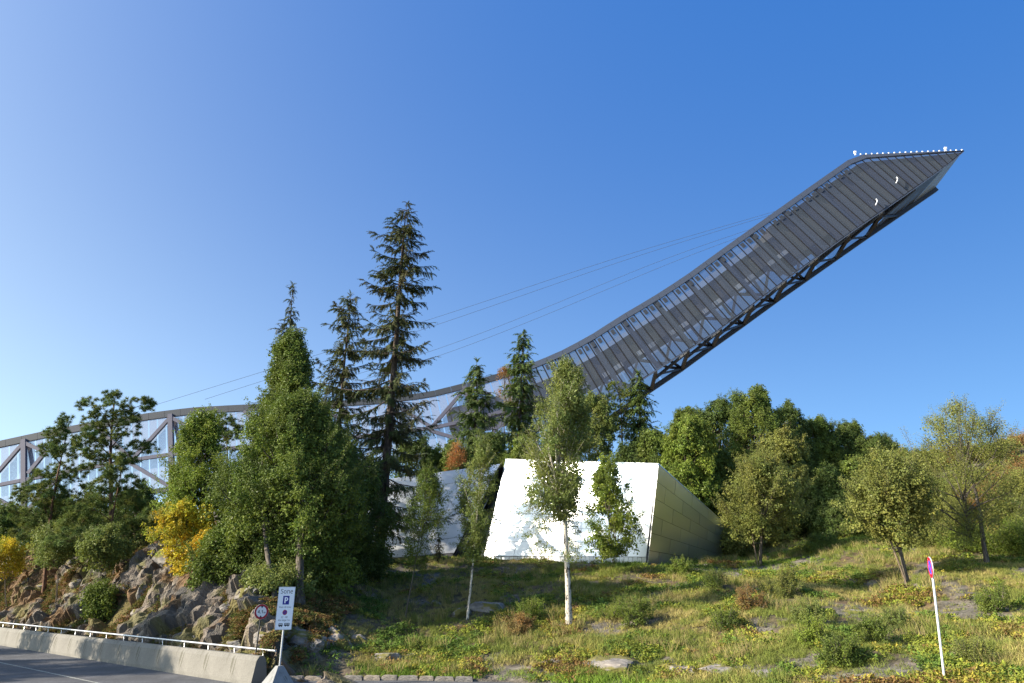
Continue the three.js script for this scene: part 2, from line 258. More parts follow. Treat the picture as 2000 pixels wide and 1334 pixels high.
{
  const base = at(1842, 1326, 20.3); base.y = height(base.x, base.z); const top = at(1819, 1104, 20.3);
  const s = thing('no_parking_sign', 'blue and red round no parking sign on a leaning steel pole', 'sign', base), d = top.clone().sub(base), white = std({ color: rgb(0.7, 0.7, 0.7), metalness: 0.3, roughness: 0.45 });
  part(s, 'pole', new GB().tube([V(0, -0.3, 0), d], 0.031, 12).geo(), white);
  const disc = part(s, 'disc', new THREE.CylinderGeometry(0.29, 0.29, 0.025, 44), white); disc.position.copy(d).add(V(-0.05, -0.06, 0.03)); face3(disc, V(-0.94, 0.03, -0.33), d.clone());
  const red = '#c8102e', blue = '#0b4fd0';
  const face = canvasMat(256, 256, (g, w) => { g.fillStyle = red; g.fillRect(0, 0, w, w); g.fillStyle = blue; g.beginPath(); g.arc(128, 128, 84, 0, 7); g.fill(); g.strokeStyle = red; g.lineWidth = 24; g.beginPath(); g.moveTo(64, 64); g.lineTo(192, 192); g.stroke(); });
  const f = part(disc, 'sign_face', new THREE.CircleGeometry(0.282, 44), face); f.rotation.x = -Math.PI / 2; f.position.y = 0.0155;
}
console.log('signs');
// ---------------------------------------------------------------- ski jump tower
{
  const DN = 120, DF = 131;
  const TOP = [[-60, 874], [0, 861], [92, 841], [165, 827], [295, 806], [375, 796], [462, 791], [620, 785], [740, 778], [836, 766], [905, 749], [1000, 722], [1032, 712], [1087, 690], [1150, 657], [1212, 617], [1275, 580], [1337, 540], [1400, 494], [1487, 432], [1580, 366], [1670, 303], [1883, 294]];
  const BOT = [[-60, 1026], [0, 1017], [300, 962], [600, 925], [850, 893], [1000, 862], [1130, 810], [1200, 776], [1260, 737], [1325, 695], [1400, 647], [1500, 572], [1580, 513], [1657, 457], [1765, 383], [1857, 317], [1883, 294]];
  const SKEW = [[-60, 0], [0, 0], [467, 5], [836, 25], [1032, 55], [1212, 76], [1670, 95]];
  // world points on the near wall: u = image column of the upper edge, f = 0 at the upper edge, 1 at the lower
  const up = (u) => at(u, pl(TOP, u), DN);
  const lowCol = (u) => u <= 1670 ? u + pl(SKEW, u) : lerp(1765, 1883, (u - 1670) / 213);
  const low = (u) => { const c = lowCol(u); return at(c, pl(BOT, c), DN); };
  const W = (u, f, back = 0) => { const p = up(u).lerp(low(u), f); p.z -= back; return p; };
  const jump = thing('ski_jump_tower', 'tall grey mesh-clad ski jump tower leaning into the blue sky', 'ski jump', V(0, 0, 0));
  const steel = std({ color: rgb(0.06, 0.065, 0.075), metalness: 0.3, roughness: 0.55 }), steelLight = std({ color: rgb(0.1, 0.115, 0.15), metalness: 0.3, roughness: 0.5 });
  const weave = tex(256, 256, (u, v) => { const w = v * 26 + 0.55 * Math.sin(u * Math.PI * 2 * 2) + 0.4 * tn(u, v, 5, 3), f = 178 + 44 * Math.sin(w * Math.PI * 2) + 16 * tn(u, v, 24, 6); return [f]; }, false);
  const mesh = [0.55, 0.64, 0.5].map((o, k) => new THREE.MeshStandardMaterial({ color: rgb(0.082 + 0.012 * k, 0.102 + 0.012 * k, 0.155), roughness: 0.75, metalness: 0.25, transparent: true, opacity: o, side: THREE.DoubleSide }));
  const meshPale = [0.8, 0.74].map((o) => new THREE.MeshStandardMaterial({ color: rgb(0.3, 0.3, 0.36), roughness: 0.8, transparent: true, opacity: o, alphaMap: weave, side: THREE.DoubleSide }));
  const farMesh = new THREE.MeshStandardMaterial({ color: rgb(0.3, 0.31, 0.36), roughness: 0.8, transparent: true, opacity: 0.4, side: THREE.DoubleSide });
  const num = (n, k) => k ? n + '_' + String(k).padStart(3, '0') : n;
  // panel columns
  const cols = [-50]; while (cols[cols.length - 1] < 1876) { const u = cols[cols.length - 1]; cols.push(u + (u < 1000 ? 17 : u < 1670 ? 12.6 : 17.2)); }
  const gap = 0.0;
  cols.forEach((a, k) => {
    if (k + 1 === cols.length) return; const b = Math.min(cols[k + 1], 1882), g = (b - a) * (a < 985 ? 0.07 : 0.01), hi = 0.06, lo = a < 1000 ? 0.985 : 1;
    const fr = [W(a + g, lo), W(b - g, lo), W(b - g, hi), W(a + g, hi)], m = new GB();
    const w = fr[0].distanceTo(fr[1]), h = fr[0].distanceTo(fr[3]);
    m.quad(...fr, [[k * 0.37, 0], [k * 0.37 + w / 4, 0], [k * 0.37 + w / 4, h / 6], [k * 0.37, h / 6]]);
    part(jump, num('mesh_panel', k), m.geo(), a < 985 ? meshPale[k % 2] : mesh[(k * 7) % 3]);
  });
  { const b = new GB(); cols.forEach((a, k) => { if (a > 985 && k % 2 >= 0) b.beam(W(a, 0.08).add(V(0, 0, 0.012)), W(a, 0.99).add(V(0, 0, 0.012)), 0.24, 0.02, V(0, 0, 1)); }); part(jump, 'joint_strips', b.geo(), std({ color: rgb(0.012, 0.012, 0.015), roughness: 0.8 })).userData.kind = 'stuff'; }
  // upper rim beam in lengths, then the lower edge trim
  for (let u = -50, k = 0; u < 1882; k++) { const e = Math.min(u + 31, 1883), b = new GB(); b.hexa([W(u, 0.085), W(e - 0.4, 0.085), W(e - 0.4, 0), W(u, 0)].map((p) => p.add(V(0, 0, 0.12))), [W(u, 0.085, 0.5), W(e - 0.4, 0.085, 0.5), W(e - 0.4, 0, 0.5), W(u, 0, 0.5)]); part(jump, num('rim_plate', k), b.geo(), u < 985 ? steel : steelLight); u = e; }
  { const b = new GB(); for (let u = 985; u < 1882; u += 13) b.beam(W(u, 1.0, 0.15), W(Math.min(u + 13.3, 1883), 1.0, 0.15), 0.3, 0.3); part(jump, 'lower_edge_trim', b.geo(), steelLight); }
  // posts behind the near wall
  let n = 0; for (let u = 1025; u < 1650; u += 62.5) part(jump, num('post', n++), new GB().beam(W(u, 0.05, 0.5), W(u, 0.99, 0.5), 0.8, 0.5, V(0, 0, 1)).geo(), steelLight);
  // small dark hatches in the upper strip
  n = 0; cols.forEach((a, k) => { if (a < 1030 || a > 1640 || (k % 5) === 0) return; const c = a + 6.3, s = 2.6; part(jump, num('hatch', n++), new GB().hexa([W(c - s, 0.19), W(c + s, 0.19), W(c + s, 0.11), W(c - s, 0.11)].map((p) => p.add(V(0, 0, 0.1))), [W(c - s, 0.19, 0.1), W(c + s, 0.19, 0.1), W(c + s, 0.11, 0.1), W(c - s, 0.11, 0.1)]).geo(), steel); });
  // in-run deck between the walls
  { const b = new GB(); for (let u = 860; u < 1660; u += 15) { const e = Math.min(u + 15, 1668), q = (v, f, k) => W(v, f, k); b.hexa([q(u, 0.62, 0.9), q(e, 0.62, 0.9), q(e, 0.3, 0.9), q(u, 0.3, 0.9)], [q(u, 0.6, 10), q(e, 0.6, 10), q(e, 0.34, 10), q(u, 0.34, 10)]); } part(jump, 'inrun_deck', b.geo(), std({ color: rgb(0.09, 0.09, 0.085), roughness: 0.8 })); }
  // closed rooms at the head of the tower
  { const b = new GB(); for (let u = 1490; u < 1878; u += 16) { const e = Math.min(u + 16, 1879), lo = u < 1550 ? 0.8 : 0.97; b.hexa([W(u, lo, 0.6), W(e, lo, 0.6), W(e, 0.14, 0.6), W(u, 0.14, 0.6)], [W(u, lo, 10.2), W(e, lo, 10.2), W(e, 0.14, 10.2), W(u, 0.14, 10.2)]); } part(jump, 'tower_rooms', b.geo(), std({ color: rgb(0.075, 0.075, 0.08), roughness: 0.8 })); }
  // added pale strips imitate sky light in colour; lattice seen through the lower wall
  n = 0; for (let u = 1040; u < 1560; u += 62.5) { part(jump, num('lattice_brace', n++), new GB().beam(W(u, 0.98, 1.2), W(u + 31, 0.7, 1.2), 0.45, 0.45).geo(), steelLight); part(jump, num('lattice_brace', n++), new GB().beam(W(u + 62, 0.98, 1.2), W(u + 31, 0.7, 1.2), 0.45, 0.45).geo(), steelLight); }
  n = 0; for (let u = 1075; u < 1500; u += 62.5) part(jump, num('sky_light_strip', n++), new GB().hexa([W(u, 0.67, 0.45), W(u + 34, 0.67, 0.45), W(u + 34, 0.6, 0.45), W(u, 0.6, 0.45)], [W(u, 0.67, 0.8), W(u + 34, 0.67, 0.8), W(u + 34, 0.6, 0.8), W(u, 0.6, 0.8)]).geo(), std({ color: rgb(0.45, 0.5, 0.6), roughness: 0.6 }));
  // far wall: same outline, eleven metres behind, its foot on the lower chord
  const CH = [[1000, 920], [1130, 862], [1255, 772], [1332, 720], [1392, 676], [1451, 634], [1510, 591], [1525, 580], [1682, 470], [1828, 370]];
  const chord = (c) => at(c, pl(CH, c), DF);
  n = 0; for (let u = 1000; u < 1668; u += 24) { const e = Math.min(u + 23.2, 1669), c = (v) => { const w = W(v, 1, DF - DN), q = dirOf(0, 0); let best = 1000, bd = 1e9; for (let k = 1000; k < 1828; k += 4) { const d = Math.abs(chord(k).x - w.x); if (d < bd) { bd = d; best = k; } } return chord(best); }; part(jump, num('far_mesh_panel', n++), new GB().quad(c(u), c(e), W(e, 0.05, DF - DN), W(u, 0.05, DF - DN)).geo(), farMesh); }
  // lower chord and the bracing between it and the near wall
  { const b = new GB(); for (let k = 0; k + 1 < CH.length; k++) b.beam(at(...CH[k], DF), at(...CH[k + 1], DF), 1.0, 0.95); part(jump, 'lower_chord', b.geo(), steel); }
  n = 0; for (let k = 0; k < 8; k++) {
    const wx = 1282 + 63.5 * k, cx = 1272 + 60 * k, N0 = at(wx, pl(BOT, wx), DN), C0 = chord(cx), C1 = chord(cx + 60), w1 = wx + 63.5, N1 = at(Math.min(w1, 1850), pl(BOT, Math.min(w1, 1850)), DN);
    part(jump, num('brace', n++), new GB().beam(N0.clone().add(V(0, -0.2, -0.6)), C0, 0.6, 0.6).geo(), steel);
    part(jump, num('brace', n++), new GB().beam(N0.clone().lerp(C0, 0.25), C1, 0.4, 0.4).geo(), steel);
    part(jump, num('brace', n++), new GB().beam(N0.clone().lerp(C0, 0.45), N1.clone().add(V(0, -0.2, -0.6)), 0.45, 0.45).geo(), steel);
    const mid = C0.clone().add(V(-6, 3.2, 5)), mid2 = C0.clone().add(V(-7, 0.4, 4));
    if (k < 6) { part(jump, num('cross_arm', k * 2), new GB().tube([C0, C0.clone().lerp(mid, 0.5).add(V(-0.4, -0.3, 0)), mid], 0.3, 6).geo(), steel); part(jump, num('cross_arm', k * 2 + 1), new GB().tube([C0, C0.clone().lerp(mid2, 0.5).add(V(0, -0.5, 0)), mid2], 0.3, 6).geo(), steel); }
  }
  // soffit panels under the head
  n = 0; for (let u = 1700; u < 1878; u += 30) { const e = Math.min(u + 29.4, 1882), t = (v) => chord(lerp(1690, 1828, (v - 1700) / 182)); part(jump, num('soffit_panel', n++), (() => { const g = new GB(); g.quad(W(u, 1.0, 0.5), W(e, 1.0, 0.5), t(e).add(V(0, 0.4, 0)), t(u).add(V(0, 0.4, 0))); return g.geo(); })(), u > 1800 ? std({ color: rgb(0.3, 0.33, 0.32), roughness: 0.5 }) : steel); }
  // rim lamps and two mast lights, lamp hooks
  const lampMat = std({ color: rgb(0.85, 0.85, 0.85), roughness: 0.4 });
  for (let k = 0; k < 19; k++) { const p = W(1681 + k * 11, 0), b = new GB().beam(p.clone().add(V(0, 0, 0)), p.clone().add(V(0, 0.3, 0)), 0.2, 0.2); part(jump, num('rim_lamp', k), b.geo(), lampMat); }
  for (const [k, u] of [[0, 1671], [1, 1848]]) { const p = W(u, 0); part(jump, num('mast_light', k), new GB().beam(p, p.clone().add(V(0, 0.5, 0)), 0.2, 0.2).beam(p.clone().add(V(0, 0.5, 0)), p.clone().add(V(0, 0.95, 0)), 0.4, 0.4).geo(), k ? lampMat : lampMat); }
  for (const [k, q] of [[0, [1750, 358]], [1, [1710, 401]]]) { const a = at(q[0], q[1], DN - 0.6), s = 0.13; part(jump, num('hooked_lamp_arm', k), new GB().tube([a, a.clone().add(V(0.42, 0.7, 0)), a.clone().add(V(0.55, 1.1, 0)), a.clone().add(V(0.4, 1.5, 0))], 0.11, 6).geo(), lampMat); }
  // truss in front of the left wind wall
  const ps = [-235, 50, 335, 620, 905]; n = 0;
  const col = (u, f) => W(clamp(u, -60, 1883), f).add(V(0, 0, 0.45));
  const lilac = std({ color: rgb(0.12, 0.115, 0.15), roughness: 0.6, metalness: 0.2 });
  ps.forEach((u) => {
    if (u > 0) { part(jump, num('wall_post', n++), new GB().beam(col(u, 0.06), col(u, 1), 0.8, 0.6, V(0, 0, 1)).geo(), lilac); part(jump, num('wall_post', n++), new GB().beam(col(u + 3, 0.1).add(V(0, 0, -0.9)), col(u + 14, 0.55).add(V(0, 0, -0.9)), 0.55, 0.4, V(0, 0, 1)).geo(), lilac); }
    const q = (a, fa, b, fb) => { const e = clamp(b, -60, 1000), s = clamp(a, -60, 1000), fs = lerp(fa, fb, (s - a) / (b - a)), fe = lerp(fa, fb, (e - a) / (b - a)); if (Math.abs(e - s) > 4) part(jump, num('wall_brace', n++), new GB().beam(col(s, fs), col(e, fe), 0.6, 0.5, V(0, 0, 1)).geo(), lilac); };
    q(u, 0.1, u - 75, 0.56); q(u, 0.1, u + 42, 0.28); q(u + 8, 0.5, u + 42, 0.28); q(u - 142, 0.1, u - 75, 0.56); q(u, 0.98, u - 80, 0.6); q(u, 0.98, u + 70, 0.6);
  });
  for (let u = -50, k = 0; u < 985; u += 47, k++) { part(jump, num('mid_rail', k), new GB().beam(col(u, 0.57), col(u + 46.5, 0.57), 0.5, 0.6).geo(), lilac); part(jump, num('base_rail', k), new GB().beam(col(u, 0.99), col(u + 46.5, 0.99), 0.6, 0.8).geo(), steel); }
}
{ // dark stand building under the wind wall at the left edge
  const st = thing('stand_building', 'dark low building with a row of white lamps at the left edge', 'building', V(0, 0, 0)), dk = std({ color: rgb(0.02, 0.02, 0.024), roughness: 0.6 }), q = (x, y, d) => at(x, y, d);
  part(st, 'wall', new GB().hexa([q(-90, 1100, 96), q(90, 1095, 100), q(90, 1010, 100), q(-90, 1030, 96)], [q(-90, 1100, 104), q(90, 1095, 108), q(90, 1010, 108), q(-90, 1030, 104)]).geo(), dk);
  part(st, 'roof_edge', new GB().beam(q(-90, 1026, 95.8), q(92, 1006, 99.8), 0.5, 0.5).geo(), std({ color: rgb(0.2, 0.2, 0.24) }));
  const wm = std({ color: rgb(0.8, 0.8, 0.85), roughness: 0.4 }); for (let k = 0; k < 14; k++) { const p = q(-20 + k * 3.6, 1044 - k * 0.9, 95.6); part(st, k ? 'lamp_' + String(k).padStart(3, '0') : 'lamp', new GB().beam(p, p.clone().add(V(0.16, 0.02, 0)), 0.12, 0.12).geo(), wm); }
}
{ // overhead cables
  const cm = std({ color: rgb(0.07, 0.09, 0.13), roughness: 0.9 });
  [[[300, 792], [836, 625], [1217, 500], [1530, 408]], [[400, 780], [836, 640], [1240, 502], [1530, 412]], [[310, 838], [847, 684], [1315, 500], [1500, 436]], [[420, 820], [851, 697], [1340, 502], [1495, 444]]].forEach((pts, k) => {
    const c = new THREE.CatmullRomCurve3(pts.map(([x, y]) => at(x, y, 150 + k * 2))), m = new THREE.Mesh(new THREE.TubeGeometry(c, 60, 0.04, 5), cm);
    m.name = nameFor('overhead_cable'); tag(m, ['topmost thin cable crossing the sky behind the spruces', 'second thin cable from the top behind the spruces', 'third thin cable from the top behind the spruces', 'lowest thin cable running up to the tower behind the spruces'][k], 'cable', 'cables strung behind the ski jump'); scene.add(m);
  });
}
console.log('jump');

// ---------------------------------------------------------------- metal pavilion
{
  const brushed = tex(256, 256, (u, v) => { const f = 128 + 60 * tfbm(u, v, 5, 2, 3) + 30 * tn(u * 0.2, v, 60, 8); return [f, f, f]; }, false);
  const metal = [0.0, 0.05, -0.04].map((d) => std({ color: rgb(0.78 + d, 0.79 + d, 0.8 + d), metalness: 0.96, roughness: 0.32, bumpMap: brushed, bumpScale: 0.0006 }));
  const dark = std({ color: rgb(0.025, 0.025, 0.03), roughness: 0.5 });
  function panels(parent, name, q, nx, ny, mats, th = 0.04, stagger = 0.5) { // q: tl, tr, br, bl seen from outside
    const nrm = q[3].clone().sub(q[0]).cross(q[1].clone().sub(q[0])).normalize(); if (nrm.dot(EYE.clone().sub(q[0])) < 0) nrm.negate();
    const P = (u, v) => q[0].clone().lerp(q[1], u).lerp(q[3].clone().lerp(q[2], u), v), W = q[0].distanceTo(q[1]), H = q[0].distanceTo(q[3]), gu = 0.014 / W, gv = 0.014 / H;
    let k = 0;
    for (let j = 0; j < ny; j++) { const off = (j % 2) * stagger; for (let i = -1; i <= nx; i++) { const a = clamp((i + off) / nx), b = clamp((i + 1 + off) / nx); if (b - a < 0.005) continue; const f = [P(a + gu, (j + 1) / ny - gv), P(b - gu, (j + 1) / ny - gv), P(b - gu, j / ny + gv), P(a + gu, j / ny + gv)], lift = nrm.clone().multiplyScalar(th + 0.004 * rnd()); part(parent, k ? name + '_' + String(k).padStart(3, '0') : name, new GB().hexa(f.map((p) => p.clone().add(lift)), f.map((p) => p.clone())).geo(), mats[Math.floor(rnd() * mats.length)]); k++; } }
  }
  const grid = (g, q, off = -0.03) => { const N = 8, P = (u, v) => q[0].clone().lerp(q[1], u).lerp(q[3].clone().lerp(q[2], u), v), nrm = q[3].clone().sub(q[0]).cross(q[1].clone().sub(q[0])).normalize(); if (nrm.dot(EYE.clone().sub(q[0])) < 0) nrm.negate(); nrm.multiplyScalar(off); for (let i = 0; i < N; i++) for (let j = 0; j < N; j++) g.quad(P(i / N, (j + 1) / N).add(nrm), P((i + 1) / N, (j + 1) / N).add(nrm), P((i + 1) / N, j / N).add(nrm), P(i / N, j / N).add(nrm)); return g; };
  const solid = (pts, faces) => { const b = new GB(); for (const f of faces) b.quad(...f.map((i) => pts[i])); return b.geo(); };
  // right-hand volume
  const A = at(988, 898, 57.5), B = at(1285, 907, 48.6), C = at(1262, 1092, 49.2), D = at(942, 1103, 55), E = at(1440, 1046, 57), Fp = at(1440, 1100, 57.5);
  const A2 = A.clone().add(V(1.5, -0.3, 9)).setZ(A.z - 7), B2 = E.clone(), S1 = at(981, 925, 60), S2 = at(906, 1100, 58);
  const R = thing('metal_pavilion', 'angular bright metal pavilion with a dark green mirroring side wall', 'building', V(0, 0, 0));
  const inn = (p, o) => p.clone().add(o);
  const BA = V(A.x + 1, A.y, A.z - 6), BD = V(D.x + 2, D.y, D.z - 7);
  const c = [A, B, C, D, E, Fp, BA, BD, S1, S2].map((p) => p.clone().add(V(0.02, -0.01, -0.06)));
  { const g = new GB(), dn = (p) => p.clone().add(V(0, -0.7, 0)); grid(g, [A, B, dn(C), dn(D)]); grid(g, [B, E, dn(Fp), dn(C)]); grid(g, [S1, A, dn(D), dn(S2)]); g.quad(c[6], c[4], c[1], c[0]); g.quad(c[7], c[5], c[4], c[6]); g.quad(c[7], c[6], c[8], c[9]); g.quad(c[6], c[0], c[8], c[6]); part(R, 'core', g.geo(), dark); }
  panels(R, 'front_panel', [A, B, C.clone().lerp(B, 0.02), D.clone().lerp(A, 0.075)], 5, 7, metal);
  panels(R, 'plinth_panel', [D.clone().lerp(A, 0.072), C.clone().lerp(B, 0.0195), C.clone().add(V(0, -0.6, 0)), D.clone().add(V(0, -0.6, 0))], 40, 1, metal, 0.035, 0);
  panels(R, 'side_panel', [B, E, Fp.clone().add(V(0, -0.7, 0)), C.clone().add(V(0, -0.6, 0))], 5, 6, metal);
  panels(R, 'return_panel', [S1, A, D.clone().add(V(0, -0.2, 0)), S2.clone().add(V(0, -0.2, 0))], 1, 6, metal, 0.03, 0);
  { const cop = new GB().beam(A.clone().add(V(0, 0.03, 0)), B.clone().add(V(0, 0.03, 0)), 0.16, 0.07).beam(B.clone().add(V(0, 0.03, 0)), E.clone().add(V(0, 0.03, 0)), 0.12, 0.06); part(R, 'coping', cop.geo(), metal[0]); }
  // left-hand volume
  const L = thing('metal_annex', 'pale grey metal-clad annex half hidden behind the tall spruce', 'building', V(0, 0, 0));
  const G1 = at(690, 945, 58), G2 = at(977, 906, 57), G3 = at(887, 1080, 55.5), G4 = at(690, 1096, 56.5), G2b = at(990, 925, 58), G5 = at(872, 1112, 55.3), G6 = at(690, 1128, 56.4), GB1 = V(G1.x - 1, G1.y, G1.z - 8), GB2 = V(G2.x + 1, G2.y, G2.z - 6);
  const d = [G1, G2, G5, G6, GB1, GB2, V(G5.x + 3, G5.y, G5.z - 6), V(G6.x - 1, G6.y, G6.z - 8)].map((p) => p.clone().add(V(-0.02, -0.03, -0.06)));
  { const g = new GB(); grid(g, [G1, G2, G3, G4]); g.quad(d[2], d[6], d[5], d[1]); g.quad(d[0], d[1], d[5], d[4]); g.quad(d[7], d[3], d[0], d[4]); g.quad(d[6], d[7], d[4], d[5]); g.quad(G6, G5, G3, G4); part(L, 'core', g.geo(), dark); }
  panels(L, 'front_panel', [G1, G2, G3, G4], 4, 6, metal);
  panels(L, 'dark_plinth_panel', [G4, G3, G5, G6], 4, 1, [dark], 0.01);
  // glazed slot between the volumes
  const glass = new THREE.MeshPhysicalMaterial({ color: rgb(0.02, 0.022, 0.028), roughness: 0.08, metalness: 0, clearcoat: 1, side: THREE.DoubleSide });
  const slot = thing('glazed_entrance', 'narrow dark slanted glass entrance between the metal volumes', 'entrance', V(0, 0, 0));
  const g = [at(972, 914, 57.4), at(984, 922, 60.3), at(904, 1110, 58.3), at(872, 1110, 55.6)];
  const gl = new GB(), Q = (u, v) => g[0].clone().lerp(g[1], u).lerp(g[3].clone().lerp(g[2], u), v);
  let k = 0; for (const [u0, u1] of [[0, 0.5], [0.5, 1]]) for (const [v0, v1] of [[0, 0.1], [0.1, 0.42], [0.42, 0.72], [0.72, 1]]) part(slot, k ? 'pane_' + String(k).padStart(3, '0') : 'pane', new GB().hexa([Q(u0 + 0.01, v1 - 0.004), Q(u1 - 0.01, v1 - 0.004), Q(u1 - 0.01, v0 + 0.004), Q(u0 + 0.01, v0 + 0.004)], [Q(u0 + 0.01, v1 - 0.004), Q(u1 - 0.01, v1 - 0.004), Q(u1 - 0.01, v0 + 0.004), Q(u0 + 0.01, v0 + 0.004)].map((p) => p.add(V(0.03, 0, -0.04)))).geo(), glass, k++);
  const al = std({ color: rgb(0.45, 0.45, 0.46), metalness: 0.7, roughness: 0.4 });
  part(slot, 'mullion', new GB().beam(Q(0.5, 0.02), Q(0.5, 0.95), 0.07, 0.12).geo(), al); part(slot, 'mullion_001', new GB().beam(Q(1, 0.02), Q(1, 0.95), 0.06, 0.1).geo(), al);
  [0.1, 0.42, 0.72].forEach((v, i) => part(slot, i ? 'transom_00' + i : 'transom', new GB().beam(Q(0.1, v).add(V(0, 0, 0.05)), Q(1, v).add(V(0, 0, 0.05)), 0.06, 0.05).geo(), al));
}
console.log('building');

// ---------------------------------------------------------------- rocks
const rockBump = tex(256, 256, (u, v) => { const f = 128 + 150 * tfbm(u, v, 7, 3, 5); return [f]; }, false);
const rockMat = std({ vertexColors: true, roughness: 0.92, bumpMap: rep(rockBump, 3), bumpScale: 0.05 });
function rockGeo(sd, flat = 0.7, moss = 0.35, warm = 0.5) {
  const o = seed; seed = sd * 977 + 5; const planes = []; for (let k = 0; k < 13; k++) { const n = V(rr(-1, 1), rr(-1, 1), rr(-1, 1)).normalize(); planes.push([n, rr(0.55, 0.95)]); }
  planes.push([V(0.15, 1, 0.1).normalize(), rr(0.5, 0.75)]);
  const g = new THREE.IcosahedronGeometry(1, 9), p = g.attributes.position, c = new Float32Array(p.count * 3);
  for (let q = 0; q < p.count; q++) {
    const d = V().fromBufferAttribute(p, q).normalize(); let r = 1.05; for (const [n, h] of planes) { const e = d.dot(n); if (e > 0.01) r = Math.min(r, h / e); }
    r *= 1 + 0.07 * fbm(d.x * 3 + sd, d.y * 3, d.z * 3) + 0.03 * noise(d.x * 13, d.y * 13 + sd, d.z * 13); d.multiplyScalar(r); p.setXYZ(q, d.x, d.y * flat, d.z);
    const t = fbm(d.x * 1.6 + sd * 3, d.y * 1.6, d.z * 1.6) + 0.5, f = 1 + 0.5 * fbm(d.x * 7, d.y * 7 + sd, d.z * 7, 3);
    let col = [lerp(0.2, 0.27, t * warm), lerp(0.185, 0.215, t * warm), lerp(0.165, 0.17, t * warm)];
    const dk = ss(0.1, 0.3, fbm(d.x * 2.4, d.y * 2.4 + 9, d.z * 2.4 + sd)); col = col.map((v) => lerp(v, 0.085, dk * 0.7));
    const ms = ss(0.02, 0.12, fbm(d.x * 2.1 + 4, d.y * 2.1 + sd, d.z * 2.1) + moss * (d.y - 0.35)); col = [lerp(col[0], 0.13, ms), lerp(col[1], 0.115, ms), lerp(col[2], 0.025, ms)];
    c.set(col.map((v) => v * f), q * 3);
  }
  seed = o; g.setAttribute('color', new THREE.BufferAttribute(c, 3)); return toCreasedNormals(g, 0.5);
}
const rockGeos = []; for (let k = 0; k < 10; k++) rockGeos.push(rockGeo(k + 1, [0.7, 0.85, 0.6, 1][k % 4], 0.5, 0.4 + 0.1 * (k % 5)));
const bareGeos = []; for (let k = 0; k < 6; k++) bareGeos.push(rockGeo(k + 21, 0.6 + 0.1 * (k % 3), 0.0, 0.3 + 0.1 * k));
